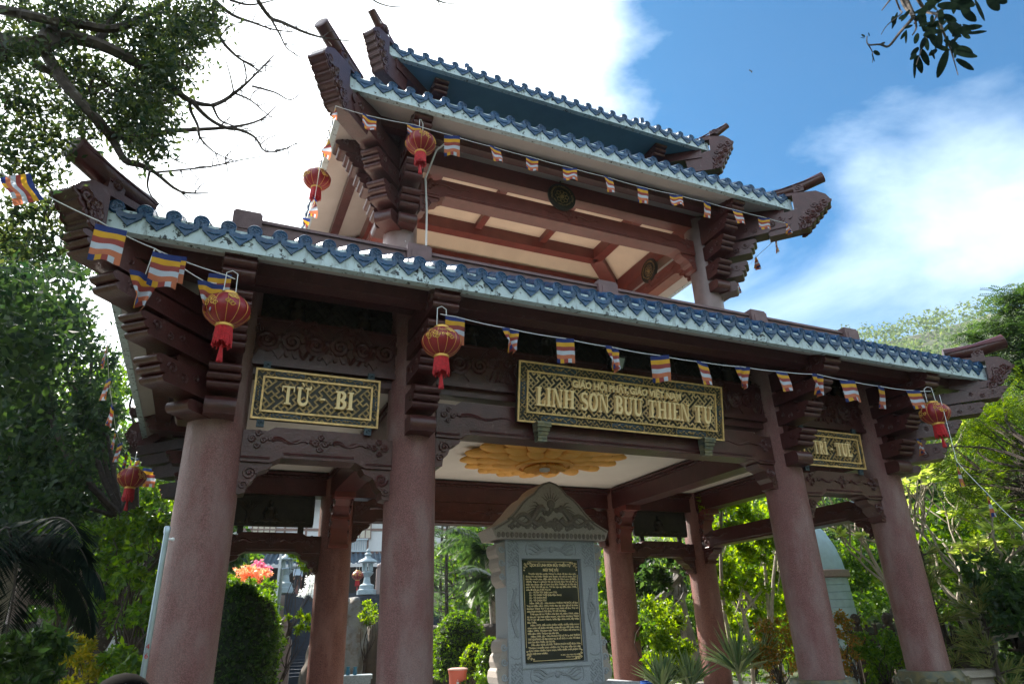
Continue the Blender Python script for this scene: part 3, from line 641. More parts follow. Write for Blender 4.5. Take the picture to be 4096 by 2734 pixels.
def glyph(ch):
    st=lambda x:rc(x,x+SW,0,1); sf=lambda x0,x1,t:rc(x0,x1,1-SF,1.001) if t else rc(x0,x1,0,SF)
    if ch=='L': return st(.12)+sf(.02,.43,1)+rc(.02,.74,0,.09)+rc(.66,.74,.09,.30),.78
    if ch=='I': return st(.12)+sf(.02,.41,1)+sf(.02,.41,0),.45
    if ch=='N': return rc(.12,.20,0,1)+rc(.76,.84,0,1)+[[(.12,1),(.34,1),(.84,0),(.68,0)]]+sf(.0,.32,1)+sf(.02,.30,0)+sf(.66,.94,1),.98
    if ch=='H': return st(.12)+st(.66)+rc(.3,.68,.46,.55)+sf(.02,.41,1)+sf(.02,.41,0)+sf(.56,.95,1)+sf(.56,.95,0),.99
    if ch=='S': 
        p=arcpts(.36,.74,.23,.205,35,270,12)+arcpts(.36,.27,.25,.225,90,-145,12)[1:]
        w=[TW+.09*math.sin(PI*min(1,max(0,(i-4)/15))) for i in range(len(p))]
        return sweep(p,w)+rc(.55,.61,.70,.97)+rc(.08,.14,.03,.32),.70
    if ch=='O': return ring_(.42,.5,.31,.455,0,360,28),.86
    if ch=='B': return st(.12)+ring_(.36,.74,.25,.215,-90,90,12)+ring_(.36,.265,.30,.22,-90,90,12)+sf(.02,.38,1)+sf(.02,.38,0)+rc(.3,.38,.475,.53),.76
    if ch=='U': return rc(.12,.31,.3,1)+rc(.68,.77,.3,1)+sweep(arcpts(.47,.32,.265,.27,180,360,12),[SW-(SW-TW)*i/12 for i in range(13)])+sf(.02,.41,1)+sf(.56,.88,1),.92
    if ch=='T': return rc(.32,.51,0,1)+rc(.02,.81,.91,1)+rc(.02,.09,.70,.92)+rc(.74,.81,.70,.92)+sf(.22,.61,0),.86
    if ch=='E': return st(.12)+rc(.02,.70,.91,1)+rc(.02,.72,0,.09)+rc(.3,.52,.46,.55)+rc(.63,.70,.72,.92)+rc(.65,.72,.08,.28),.76
    if ch=='R': return st(.12)+ring_(.36,.735,.25,.22,-90,90,12)+[[(.34,.5),(.50,.5),(.84,0),(.64,0)]]+sf(.02,.38,1)+sf(.02,.38,0)+sf(.62,.88,0),.86
    if ch=='-': return rc(.12,.42,.40,.50),.55
    return [],.42
def word_mesh(m,text,o,ax,ay,n,h,width,th,k0=0,sx=1):
    marks={'Ơ':('O','horn'),'Ử':('U','horn','hook'),'Ừ':('U','horn','grave'),'Ề':('E','circ','grave'),'Ự':('U','horn','dot'),'Í':('I','acute'),'Ệ':('E','circ','dot')}
    adv=0; items=[]
    for ch in text:
        mk=marks.get(ch,(ch,)); g,wd=glyph(mk[0]); polys=list(g)
        c_=wd/2-.03
        if 'horn' in mk: polys+=sweep([(wd-.13,.90),(wd-.03,.93),(wd+.01,1.03),(wd-.02,1.10)],[.09,.1,.1,.07])
        if 'hook' in mk: polys+=sweep([(c_-.08,1.26),(c_,1.32),(c_+.07,1.25),(c_,1.17),(c_-.01,1.10)],.055)
        yb=1.06
        if 'circ' in mk: polys+=[[(c_-.2,yb),(c_,yb+.15),(c_+.2,yb),(c_+.13,yb),(c_,yb+.08),(c_-.13,yb)]]; yb=1.17
        if 'grave' in mk: polys+=[[(c_-.14+(.22 if 'circ' in mk else 0),yb+.20),(c_-.02+(.22 if 'circ' in mk else 0),yb+.20),(c_+.08+(.22 if 'circ' in mk else 0),yb),(c_+.02+(.22 if 'circ' in mk else 0),yb)]]
        if 'acute' in mk: polys+=[[(c_-.06,yb),(c_,yb),(c_+.16,yb+.2),(c_+.04,yb+.2)]]
        if 'dot' in mk: polys+=[arcpts(c_,-.14,.055,.055,0,330,11)]
        items.append((adv,polys)); adv+=wd+.05
    s=width/adv
    q=k0
    for a,polys in items:
        for p in polys:
            q+=1; m.prism([((a+x)*s-width/2,y*h) for x,y in p],Vector(o)+Vector(n)*((th+(q%9)*.0004)/2),ax,ay,n,(th+(q%9)*.0004)/2)
def text_geo(m,text,o,ax,ay,n,size,width=None,th=.004,align='CENTER',bold=0,warp=None):
    cu=bpy.data.curves.new('t','FONT'); cu.body=text; cu.size=size; cu.align_x=align; cu.extrude=th/2; cu.offset=bold; cu.resolution_u=2
    ob=bpy.data.objects.new('t',cu); COL.objects.link(ob); dg=bpy.context.evaluated_depsgraph_get(); me=bpy.data.meshes.new_from_object(ob.evaluated_get(dg))
    xs=[v.co.x for v in me.vertices]; s=1
    if width and xs: s=width/(max(xs)-min(xs))
    vs=[]
    for v in me.vertices:
        x,y,z=v.co.x*s,v.co.y,v.co.z+th/2
        vs.append(warp(x,y,z) if warp else Vector(o)+Vector(ax)*x+Vector(ay)*y+Vector(n)*z)
    m.add(vs,[tuple(p.vertices) for p in me.polygons])
    bpy.data.objects.remove(ob); bpy.data.meshes.remove(me); bpy.data.curves.remove(cu)
# ---------------- name boards ----------------
def fruit_spray(m,o,ax,ay,n,L_,H):
    for s in(-1,1):
        m.ball(Vector(o)+Vector(ax)*(s*H*.28)+Vector(n)*.01,(H*.26,H*.26,H*.2),8,6,(Vector(ax),Vector(ay),Vector(n)))
        for i in range(4):
            p=Vector(o)+Vector(ax)*(s*(H*.6+i*L_*.085))+Vector(ay)*(H*.16*(-1)**i); m.ball(p+Vector(n)*.008,(L_*.055,H*.12,.008),7,4,((Vector(ax)+Vector(ay)*(.5*(-1)**i)).normalized(),(Vector(ay)-Vector(ax)*(.5*(-1)**i)).normalized(),Vector(n)))
        m.tube([Vector(o)+Vector(ax)*(s*L_*.46)+Vector(ay)*(H*.4*math.cos(a))-Vector(ax)*(s*H*.18*(1-abs(math.sin(a))))+Vector(n)*.006 for a in [PI*i/8 for i in range(9)]],.006,4)
def board(name,label,xc,W,zb,yb,zt,yt,pitch,lit,nspray):
    H=math.hypot(zt-zb,yt-yb); ay=Vector((0,yt-yb,zt-zb)).normalized(); ax=X3; n=ax.cross(ay)
    if n.y>0:n=-n
    o=Vector((xc,(yb+yt)/2,(zb+zt)/2)); T=thing(name,label,'name board',(xc,yb,zb))
    m=MB(); m.frame(o-n*.03,ax,ay,n,W/2,H/2,.03); m.build('board',M_bronze,T)
    fr=MB(); b=.022; iw=W/2-H*.165; ih=H/2-H*.165
    for (w2,h2) in((W/2-b/2,H/2-b/2),(iw,ih)):
        for s in(-1,1):
            fr.frame(o+ay*(s*h2)+n*.010,ax,ay,n,w2+b/2,b/2,.014); fr.frame(o+ax*(s*w2)+n*.0095,ax,ay,n,b/2,h2-b/2,.0135)
    fr.build('gilt_frame',M_gold,T)
    f=MB(); fret(f,o+n*.001,ax,ay,n,iw-.02,-ih+.02,ih-.02,pitch,.014,.33); f.build('fret_ground',lit[0],T)
    f=MB(); e=H*.165/2+.0; hh=e-.018
    for s in(-1,1):
        fret(f,o+ay*(s*(H/2-e)),ax,ay,n,W/2-.04,-hh,hh,pitch*.8,.010)
        fret(f,o+ax*(s*(W/2-e)),ax,ay,n,hh,-ih,ih,pitch*.8,.011)
    f.build('border_fret',M_gold2,T)
    def cart(c,L_,rx,ry,u,v,hl):
        bk=MB(); bk.prism([(rx*math.cos(t),ry*math.sin(t)) for t in [2*PI*k/16 for k in range(16)]],c+n*.010,ax,ay,n,.006); q=bk.build('cartouche',M_cart,T)
        g=MB(); fruit_spray(g,c+n*.016,u,v,n,L_,hl); g.build('fruit_spray',M_gold2,q)
    for s in(-1,1):
        for i in range(nspray):
            L_=W/nspray*.52; cart(o+ay*(s*(H/2-e))+ax*((i-(nspray-1)/2)*W/(nspray+.1)),L_,L_*.5,hh,ax,ay,hh*1.6)
        cart(o+ax*(s*(W/2-e)),ih*1.1,hh,ih*.6,ay,ax,hh*1.5)
    lit[1](T,o,ax,ay,n,iw,ih)
    return T,o,ax,ay,n,H
M_cart=mat('cartouche_blue',(.045,.07,.095),.5,metal=.2,noise_s=10,noise_a=.4)
M_fretg=mat('fret_gilt_pale',(.78,.56,.29),.5,metal=.25,noise_s=9,noise_a=.5,bump=.2)
def lt_main(T,o,ax,ay,n,iw,ih):
    m=MB(); word_mesh(m,'LINH SƠN BỬU THIỀN TỰ',o-ay*(ih*.66)+n*.004,ax,ay,n,.245,iw*1.86,.065); m.build('lettering',M_ltr,T)
    m=MB(); text_geo(m,'GIÁO HỘI PHẬT GIÁO VIỆT NAM',o+ay*(ih*.46)+n*.006,ax,ay,n,.125,1.78,.045,bold=.005); m.build('lettering',M_ltr,T)
def mk(txt,w,h=.21):
    def f(T,o,ax,ay,n,iw,ih):
        m=MB(); word_mesh(m,txt,o-ay*(h*.5)+n*.004,ax,ay,n,h,w,.045); m.build('lettering',M_ltr,T)
    return f
T,o,ax,ay,n,H=board('name_board','largest gilt fret name board reading LINH SON BUU THIEN TU over the central bay',0,3.34,2.475,-.27,3.27,-.40,.027,(M_fretg,lt_main),3)
for s in(-1,1):
    c=o+ax*(s*1.33)-ay*(H/2)
    m=MB(); b0=Vector((c.x,c.y+.02,c.z))
    for i,(dy,dz,h) in enumerate(((-.075,-.03,.032),(-.045,-.085,.028),(-.02,-.135,.026),(.0,-.2,.04))): m.frame(b0+Vector((0,dy*.7,dz)),X3,Y3,Z3,.10-.012*i,.075-.008*i,h); m.tube([b0+Vector((-.1+.012*i,dy-.04,dz)),b0+Vector((.1-.012*i,dy-.04,dz))],.024,8)
    k=m.build('support_console',M_cons if 'M_cons' in globals() else mat('console_bronze',(.10,.12,.11),.4,metal=.4,noise_s=9,col2=(.30,.26,.15)),T)
def clips(T,o,ax,ay,n,H,W):
    for sx in(-1,1):
        for sy in(-1,1):
            c=o+ax*(sx*W*.42)+ay*(sy*(H/2+.04)); m=MB(); m.frame(c-n*.005,ax,ay,n,.04,.045,.02); m.scroll(c+n*.016,ax,ay,n,.024,1.2,.01); m.build('mounting_clip',M_cart,T)
for nm,lb,xc,tx,w in(('name_board','small gilt fret name board reading TU - BI in the left bay',-4.15,'TỪ - BI',.82),('name_board','small gilt fret name board reading TRI - TUE in the right bay',3.9,'TRÍ - TUỆ',.84)):
    T,o,ax,ay,n,H=board(nm,lb,xc,1.41,2.24,-.20,2.82,-.235,.028,(M_gold2,mk(tx,w)),2); clips(T,o,ax,ay,n,H,1.41)
# relief plaques in the rear bays
for xc,lb in((-4.1,'dark bronze relief plaque of a seated monk under a tree in the left rear bay'),(4.1,'dark bronze relief plaque with a gilded figure in the right rear bay')):
    T=thing('relief_plaque',lb,'relief plaque',(xc,D_,1.84)); m=MB(); y=D_-.05; m.box(xc-.68,xc+.68,y-.03,y+.03,1.84,2.36); m.build('panel',M_bronze,T)
    m=MB()
    for z in(1.85,2.35): m.box(xc-.70,xc+.70,y-.045,y+.04,z-.02,z+.02)
    for x in(xc-.69,xc+.69): m.box(x-.018,x+.018,y-.044,y+.039,1.872,2.328)
    m.build('border',M_bronze2,T)
    f=MB(); q=Vector((xc-.05,y-.045,1.90))
    f.ball(q+Vector((0,0,.04)),(.17,.03,.05),10,5); f.lathe([(.09,.04),(.085,.12),(.06,.2),(.075,.25),(.02,.29)],q,12); f.ball(q+Z3*.335,(.04,.035,.05),8,6)
    for s in(-1,1): f.tube([q+Vector((s*.075,0,.24)),q+Vector((s*.11,-.02,.15)),q+Vector((s*.02,-.05,.09))],[.022,.02,.014],6)
    rnd=random.Random(4)
    if xc<0:
        for k in range(7):
            a=-.9+k*.3; f.tube([Vector((xc-.42,y-.035,1.88)),Vector((xc-.40,y-.04,2.06)),Vector((xc-.40+.2*math.sin(a),y-.04,2.18+.06*math.cos(a))),Vector((xc-.40+.3*math.sin(a*1.2),y-.04,2.27))],[.035,.025,.014,.006],5)
    for k in range(14): f.ball(Vector((xc+rnd.uniform(-.62,.62),y-.03,1.885+rnd.random()*.05)),(.05,.02,.028),7,4)
    f.build('figure_relief',M_bronze2,T)
    for x in(xc-.5,xc+.5):
        m=MB(); m.box(x-.05,x+.05,y-.02,y+.02,1.70,1.83); m.build('mounting_foot',M_bronze,T)
        m=MB(); m.box(x-.05,x+.05,y-.02,y+.02,2.37,2.40); m.build('mounting_foot',M_bronze,T)
# round medallions in the upper storey
def medallion(label,o,ax,n):
    T=thing('round_medallion',label,'medallion',tuple(o)); o=Vector(o); m=MB(); m.lathe([(.265,-.03),(.275,0),(.265,.025),(.24,.03),(.238,.018),(.165,.018),(.163,.03),(.15,.03),(.148,.015),(.01,.015)],o,36,n); m.build('disc',M_bronze,T,smooth=True)
    r=MB(); ax=Vector(ax); n=Vector(n)
    for k in range(8):
        t=2*PI*k/8; c=o+ax*(.095*math.cos(t))+Z3*(.095*math.sin(t))+n*.022; r.tube([c+ax*(.036*math.cos(a))+Z3*(.036*math.sin(a)) for a in [2*PI*j/10 for j in range(11)]],.006,4)
    r.lathe([(.04,.015),(.04,.028),(.01,.032)],o,12,n); r.build('flower_relief',M_gold2,T)
    t=MB()
    def wr(mid,sg):
        def f(x,y,z):
            a=mid-sg*x/.2; R=.19+sg*y
            return o+ax*(R*math.cos(a))+Z3*(R*math.sin(a))+n*(.02+z)
        return f
    text_geo(t,'SADDHARMA PUNDARIKA SUTRA',o,ax,Z3,n,.05,.78,.006,warp=wr(PI/2,1)); text_geo(t,'DAO TRANG PHAP HOA',o,ax,Z3,n,.05,.46,.006,warp=wr(-PI/2,-1)); t.build('lettering',M_gold2,T)
    m=MB(); m.tube([o+Z3*.26-n*.01,o+Z3*.42-n*.01],.012,5); m.build('hanger',M_dark,T)
medallion('round black medallion hanging at the middle of the upper front beam',(-.15,.78,7.03),(1,0,0),(0,-1,0))
medallion('round black medallion hanging on the upper right side beam',(2.86,2.46,7.03),(0,-1,0),(-1,0,0))
# floodlight above the main board
c=atY(2467,1448,-.30); T=thing('floodlight','small square floodlight fixed above the main name board','floodlight',tuple(c))
m=MB(); a1=Vector((1,0,.06)).normalized(); nn=Vector((0,-.8,-.6)).normalized(); a2=nn.cross(a1); m.frame(c,a1,a2,nn,.12,.10,.035); m.build('housing',M_black,T)
m=MB(); m.frame(c+nn*.037,a1,a2,nn,.095,.078,.004); m.build('glass',mat('lamp_glass',(.50,.58,.54),.15,noise_s=4,noise_a=.3),T)
m=MB(); m.tube([c-nn*.03,c-nn*.10-Z3*.08,c-nn*.12-Z3*.16],.012,6); m.build('bracket',M_black,T)
# ---------------- memorial stele ----------------
ST=thing('memorial_stele','tall grey granite stele with carved dragon pediment and black inscribed plaque','stele',(0,2.45,-1.2))
yf=2.22
m=MB(); xs0,xs1=-.54,.52; z0p,z1p=-.45,1.06
for (xa,xb,za,zb_) in((-.80,xs0,-.75,1.34),(xs1,.80,-.75,1.34),(xs0,xs1,z1p,1.34),(xs0,xs1,-.75,z0p)): m.box(xa,xb,yf,yf+.46,za,zb_)
m.box(xs0,xs1,yf+.06,yf+.459,z0p,z1p)
body=m.build('body',M_stone,ST)
m=MB(); e=.028
for (xa,xb,za,zb_) in((xs0-.05,xs0,z0p-.05,z1p+.05),(xs1,xs1+.05,z0p-.05,z1p+.05),(xs0,xs1,z1p,z1p+.05),(xs0,xs1,z0p-.05,z0p)): m.box(xa,xb,yf-e,yf,za,zb_)
for xa in(-.80,.772): m.box(xa,xa+.028,yf-.014,yf,-.74,1.33)
m.build('plaque_surround',M_stone,ST)
m=MB(); 
for (cx,cz,hx_,hz_) in((-.68,1.15,.10,.17),(.67,1.15,.10,.17),(-.68,-.58,.10,.16),(.67,-.58,.10,.16)): fret(m,Vector((cx,yf-.001,cz)),X3,Z3,Vector((0,-1,0)),hx_,-hz_,hz_,.019,.014)
m.build('fret_carving',M_stonec,ST)
m=MB(); nn=Vector((0,-1,0))
for cx in(-.675,.665):
    for z0_,sg in((.62,1),(-.08,-1)):
        for q in range(4):
            m.tube([Vector((cx+.02*q-.03+.045*math.sin(t*5+q),yf-.004,z0_-sg*(.36*t))) for t in [i/12 for i in range(13)]],[.008+.013*math.sin(PI*i/12) for i in range(13)],5)
    m.scroll(Vector((cx,yf-.004,.27)),X3,Z3,nn,.055,1.6,.016); m.ball(Vector((cx,yf,.27)),(.02,.02,.02))
    for s in(-1,1): m.tube([Vector((cx-.1,yf-.003,.3+s*.62)),Vector((cx-.03,yf-.003,.3+s*.66)),Vector((cx+.05,yf-.003,.3+s*.66)),Vector((cx+.1,yf-.003,.3+s*.62))],.009,5)
for cz in(1.2,-.60):
    m.ball(Vector((0,yf-.0,cz)),(.05,.03,.05),10,6)
    for s in(-1,1):
        for q in range(4): m.tube([Vector((s*(.04+.36*t),yf-.004,cz+(.035*q-.05)*t*1.5+.03*math.sin(t*7+q))) for t in [i/12 for i in range(13)]],[.008+.014*math.sin(PI*i/12) for i in range(13)],5)
    for s in(-1,1): m.tube([Vector((s*(.40+.05*math.cos(a)),yf-.003,cz+.10*math.sin(a))) for a in [-PI/2+PI*i/8 for i in range(9)]],.009,5)
m.build('ribbon_carving',M_stonec,ST)
for s in(-1,1):
    for zc,up in((.98,1),(-.42,-1)):
        m=MB(); pts=[(0,zc+.34)]
        for i in range(3):
            for t in(.1,.5,.9): pts.append(((.13-.035*i if up>0 else .08+.035*i)+.025*math.sin(PI*t),zc+.32-(i+t)*.2))
        pts.append((0,zc-.34)); m.prism(pts,(s*.80,yf+.23,0),X3*s,Z3,Y3,.20)
        sb=m.build('side_scroll',M_stonew,ST); m=MB()
        for i in range(3): m.scroll(Vector((s*(.80+.06),yf+.026,zc+.22-.2*i)),X3,Z3,nn,.055,1.4,.015,hand=s)
        m.build('scroll_carving',M_stone,sb)
cap=[(-.98,1.345),(-1.05,1.50),(-.93,1.56),(-.80,1.63),(-.64,1.78),(-.52,1.92),(-.43,2.0),(-.31,2.07),(-.22,2.17),(-.12,2.24),(0,2.275)]
cap=cap+[(-x,z) for x,z in cap[-2::-1]]
m=MB(); m.prism(cap,(-.02,yf+.19,0),X3,Z3,Y3,.31); pd=m.build('pediment',M_stonew,ST)
m=MB()
for i in range(len(cap)-1):
    if i in(0,len(cap)-2): continue
    a_,b_=cap[i],cap[i+1]; m.tube([Vector((a_[0]*.96-.02,yf-.125,a_[1]-.02)),Vector((b_[0]*.96-.02,yf-.125,b_[1]-.02))],.014,5)
for i in range(26): m.ball(Vector((-.96+.0755*i,yf-.12,1.40)),(.036,.03,.045),7,5)
for s in(-1,1):
    for q in range(2):
        body_=[Vector((-.02+s*(.16+.62*t),yf-.125,1.58+.12*math.sin(t*7+1.2+q*2.4)*(1-.5*t)+.14*(1-t))) for t in [i/22 for i in range(23)]]
        m.tube(body_,[.06*(1-.72*i/22) for i in range(23)],8)
    m.ball(Vector((-.02+s*.17,yf-.13,1.82)),(.07,.035,.05),8,6); 
    for q in range(5): m.tube([Vector((-.02+s*.2,yf-.13,1.84)),Vector((-.02+s*(.27+.03*q),yf-.125,1.92-.05*q)),Vector((-.02+s*(.34+.05*q),yf-.125,1.93-.08*q))],[.014,.011,.004],5)
m.ball(Vector((-.02,yf-.12,1.90)),(.075,.03,.075),12,8)
for q in range(7): a=PI*(.2+.1*q); m.tube([Vector((-.02+.09*math.cos(a),yf-.122,1.90+.09*math.sin(a))),Vector((-.02+.2*math.cos(a),yf-.122,1.90+(.28 if q==3 else .2)*math.sin(a)))],[.012,.004],5)
rnd=random.Random(3)
for q in range(22): m.scroll(Vector((-.02+rnd.uniform(-.8,.8)*(.4+.6*rnd.random()),yf-.121,1.50+rnd.random()*.07)),X3,Z3,nn,.05,1.2,.02)
for q in range(10): m.scroll(Vector((-.02+rnd.uniform(-.14,.14),yf-.121,1.55+rnd.random()*.25)),X3,Z3,nn,.05,1.2,.02)
m.build('dragon_carving',mat('carving_brown',(.24,.20,.175),.75,noise_s=60,noise_a=.4),pd)
m=MB(); m.box(-1.22,1.22,yf-.35,yf+.85,-1.2,-.75); m.build('base',M_stone,ST)
m=MB(); fret(m,Vector((0,yf-.351,-.86)),X3,Z3,nn,1.18,-.08,.08,.02,.012); m.build('base_fret',M_stonec,ST)
pq=MB(); pq.box(xs0+.03,xs1-.03,yf+.035,yf+.06,z0p+.02,z1p-.02); plq=pq.build('plaque',M_black,ST)
tx=MB(); yp=yf+.0345; cxp=(xs0+xs1)/2
def ln(t,z,size,x=None,al='CENTER',w=None,b=.0006): text_geo(tx,t,Vector((cxp if x is None else x,yp,z)),X3,Z3,Vector((0,-1,0)),size,w,.0015,al,b)
ln('LỊCH SỬ LINH SƠN BỬU THIỀN TỰ',.945,.058,w=.73,b=.002); ln('NÚI THỊ VẢI',.872,.058,w=.27,b=.002)
lines=[(1,'Trước khi lên ngôi, Nguyễn Ánh đi lạc vào núi,'),(0,'được Ni sư Diệu Thiện trợ duyên rời núi an toàn. Sau'),(0,'khi lên ngôi vua, đặt niên hiệu là Gia Long (1802-'),(0,'1820), Vua sắc phong Ni sư là Linh Sơn Thánh Mẫu,'),(0,'thảo am được sắc tứ Linh Sơn Bửu Thiền tự và đặt tên'),(0,'núi là Thị Vải để tạ ơn. Từ lúc tạo tự đến năm 1945,'),(2,'chùa đã trải qua 4 đời Trụ trì:'),(3,'(1) - Tổ ẤN TÙY (hiệu Long Cốc)'),(3,'(2) - Tổ CHƠN THỚI (hiệu Đạo Xung)'),(3,'(3) - Tổ CHƠN PHỔ'),(3,'(4) - Tổ CHƠN TÙY'),(1,'Năm 1945, (5) - Hòa thượng THÍCH TRÍ ĐỨC về làm'),(0,'Trụ trì đến năm 1953, Ngài giao lại cho đệ tử là Hòa'),(0,'thượng Thích Trí Tánh trông coi, Ngài về làm Trụ trì'),(2,'chùa Huê Nghiêm ở Thủ Đức, TP. Hồ Chí Minh.'),(1,'Trải qua tháng Trầm của lịch sử, năm 1964, chùa'),(0,'bị tàn phá hư hại trầm trọng, nên Hòa thượng Thích'),(0,'Trí Tánh về Long Thành, kiến lập chùa mới, lấy hiệu'),(2,'Bửu Thiền.'),(1,'Năm 1975, đất nước thống nhất, nhiều thầy trong'),(0,'tông môn về thăm thì thấy chùa đã sụp đổ hoàn toàn.'),(0,'Năm 1993, Thượng tọa Thích Trí Thâm về trùng tu.'),(2,'Đến năm 1999, Thượng tọa viên tịch.'),(1,'Năm 1999, (6) - Hòa thượng Đệ tứ Pháp chủ THÍCH'),(0,'TRÍ QUẢNG về đại trùng tu, là tổ thứ sáu của Tổ đình'),(2,'Linh Sơn Bửu Thiền, núi Thị Vải.'),(1,'Đến năm 2018, (7) ĐĐ. THÍCH PHÁP HUỆ được Hòa'),(0,'Thượng truyền trao nhiệm vụ Trụ trì, tiếp tục xây'),(0,'dựng thêm nhiều hạng mục, kiến thiết ngôi phạm vũ'),(2,'ngày một trang nghiêm.')]
z=.822; x0=xs0+.085; x1=xs1-.075
for k,t in lines:
    xi=x0+(.05 if k in(1,3) else 0)
    ln(t,z,.0345,xi,'LEFT',(x1-xi) if k in(0,1) else None,.0011); z-=.0393
for t in('PL 2566   Năm Nhâm Dần (2022)','Tỳ kheo Thích Pháp Huệ','Kính soạn'): ln(t,z+.008,.024,x1-.02,'RIGHT'); z-=.03
tx.build('inscription',M_ltr,plq)
m=MB()
for (xa,xb,za,zb_) in((xs0+.13,xs1-.13,1.012,1.018),(xs0+.16,xs1-.16,-.41,-.403),(xs0+.05,xs0+.056,-.22,.82),(xs1-.056,xs1-.05,-.22,.82)): m.box(xa,xb,yp-.003,yp+.0005,za,zb_)
for sx,xx in((1,xs0+.05),(-1,xs1-.05)):
    for sz,zz in((-1,1.01),(1,-.40)):
        for (dx,dz,R) in((.03,.03,.022),(.08,.02,.02),(.02,.08,.02),(.055,.06,.018),(.12,.012,.012),(.012,.12,.012)): m.scroll(Vector((xx+sx*dx,yp-.001,zz+sz*dz)),X3,Z3,nn,R,1.3,.005,hand=sx*sz)
m.build('corner_ornament',M_ltr,plq)
# ---------------- lanterns ----------------
def lantern_proto(label,loc,txt):
    T=thing('silk_lantern',label,'lantern',tuple(loc),'red silk lanterns hung from the eaves'); W=T['_w']; T['_w']=(0,0,0); R=.215
    prof=[(.07,.155)]+[(.07+(R-.07)*math.sin(PI*t)**.62,.155-.31*t) for t in [i/14 for i in range(1,14)]]+[(.07,-.155)]
    m=MB(); n=48; vs=[]
    for r,z in prof:
        for k in range(n):
            t=2*PI*k/n; q=r*(1-.045*(1-abs(math.sin(t*6)))*min(1,(r-.07)/.08)); vs.append((q*math.cos(t),q*math.sin(t),z))
    m.add(vs,[(i*n+k,i*n+(k+1)%n,(i+1)*n+(k+1)%n,(i+1)*n+k) for i in range(len(prof)-1) for k in range(n)]); m.f=[f[::-1] for f in m.f]
    bd=m.build('shade',M_red,T,smooth=True)
    m=MB()
    for k in range(12):
        t=2*PI*k/12; m.tube([(r*.962*math.cos(t),r*.962*math.sin(t),z) for r,z in prof],.0028,4)
    m.build('rib_wires',M_lgold,bd)
    def warp(a0,z0,s=1):
        def f(x,y,zz):
            zq=z0+y; tt=(.155-zq)/.31; r=.07+(R-.07)*max(0,math.sin(PI*min(max(tt,0.02),.98)))**.62; a=a0-(-x)/R; r=r*.985+.004+zz
            return Vector((r*math.cos(a),r*math.sin(a),zq))
        return f
    m=MB(); rnd=random.Random(9)
    for a0 in(-2.35,-1.3,.6,1.9):
        w=warp(a0,0)
        for k in range(9):
            cx,cz=rnd.uniform(-.07,.07),rnd.uniform(-.03,.10); q=[(cx+.026*math.cos(a)*(1-a/14),cz+.02*math.sin(a)*(1-a/14)) for a in [j*.7 for j in range(10)]]
            m.tube([w(x,y,0) for x,y in q],.0045,4)
    if txt:
        text_geo(m,'Thịnh',None,X3,Z3,Y3,.05,None,.003,warp=warp(-1.86,.055)); text_geo(m,'Vượng',None,X3,Z3,Y3,.05,None,.003,warp=warp(-1.86,-.0))
    m.build('gold_motif',M_lgold,bd)
    for zc,nm in((.165,'top_collar'),(-.165,'bottom_collar')):
        m=MB(); m.lathe([(.074,-.018),(.082,-.01),(.082,.01),(.074,.018)],(0,0,zc),24); m.build(nm,M_lgold,T,smooth=True)
    m=MB()
    for k in range(54):
        t=2*PI*k/54; r=.072+.012*rnd.random(); l=.15+.05*rnd.random(); m.tube([(.072*math.cos(t),.072*math.sin(t),-.18),(r*math.cos(t)*1.05,r*math.sin(t)*1.05,-.18-l)],.0055,4)
    m.build('fringe',M_redt,T)
    m=MB(); m.tube([(0,0,-.18),(0,0,-.37)],.004,5); m.lathe([(.006,-.355),(.016,-.37),(.012,-.395)],(0,0,0),10)
    for k in range(12):
        t=2*PI*k/12; m.tube([(.01*math.cos(t),.01*math.sin(t),-.39),(.024*math.cos(t),.024*math.sin(t),-.52)],.005,4)
    m.build('drop_tassel',M_redt,T)
    m=MB()
    for s in(-1,1): m.tube([(s*.055,0,.17),(s*.05,0,.40)],.0045,5)
    m.tube([(-.05,0,.40),(0,0,.43),(.05,0,.40)],.004,5); m.build('hanging_wire',M_wire,T)
    return T
def sfx(v): return (v.x,v.y,v.z)
lp=lantern_proto('red lantern with gold script hung over the second front column',atY(1766,1369,-1.52),True)
lq=lantern_proto('red lantern with gold dragons hung over the leftmost front column',atY(907,1241,-1.52),False)
lan=[(lq,atY(3740,1653,-1.50),'red lantern hung at the right end of the lower eave',2.2),(lq,atY(1683,575,-.42),'red lantern hung in front of the upper left column',.8),
 (lq,atX(1268,718,-4.27),'sunlit red lantern hung on the left side of the upper eave',3.1),(lq,atX(527,1910,-6.35),'red lantern hung low on the left side near the rear corner',1.7)]
for src,p,lb,rz in lan:
    c=copy_tree(src); c.location=p; c.rotation_euler.z=rz; c['label']=lb
# ---------------- flags and strings ----------------
FM=[mat('flag_blue',(.025,.045,.20),.8,noise_s=9,noise_a=.3),mat('flag_yellow',(.74,.40,.03),.8,noise_s=9,noise_a=.2),mat('flag_red',(.36,.07,.06),.8,noise_s=9,noise_a=.25),mat('flag_white',(.56,.62,.72),.8,noise_s=9,noise_a=.15),mat('flag_orange',(.62,.20,.10),.8,noise_s=9,noise_a=.2)]
for f_ in FM:
    n_=f_.node_tree.nodes; l_=f_.node_tree.links; t_=n_.new('ShaderNodeBsdfTranslucent'); t_.inputs[0].default_value=n_['Principled BSDF'].inputs['Base Color'].default_value
    x_=n_.new('ShaderNodeMixShader'); x_.inputs[0].default_value=.4; l_.new(n_['Principled BSDF'].outputs[0],x_.inputs[1]); l_.new(t_.outputs[0],x_.inputs[2]); l_.new(x_.outputs[0],n_['Material Output'].inputs[0])
FW_,FH=.235,.33
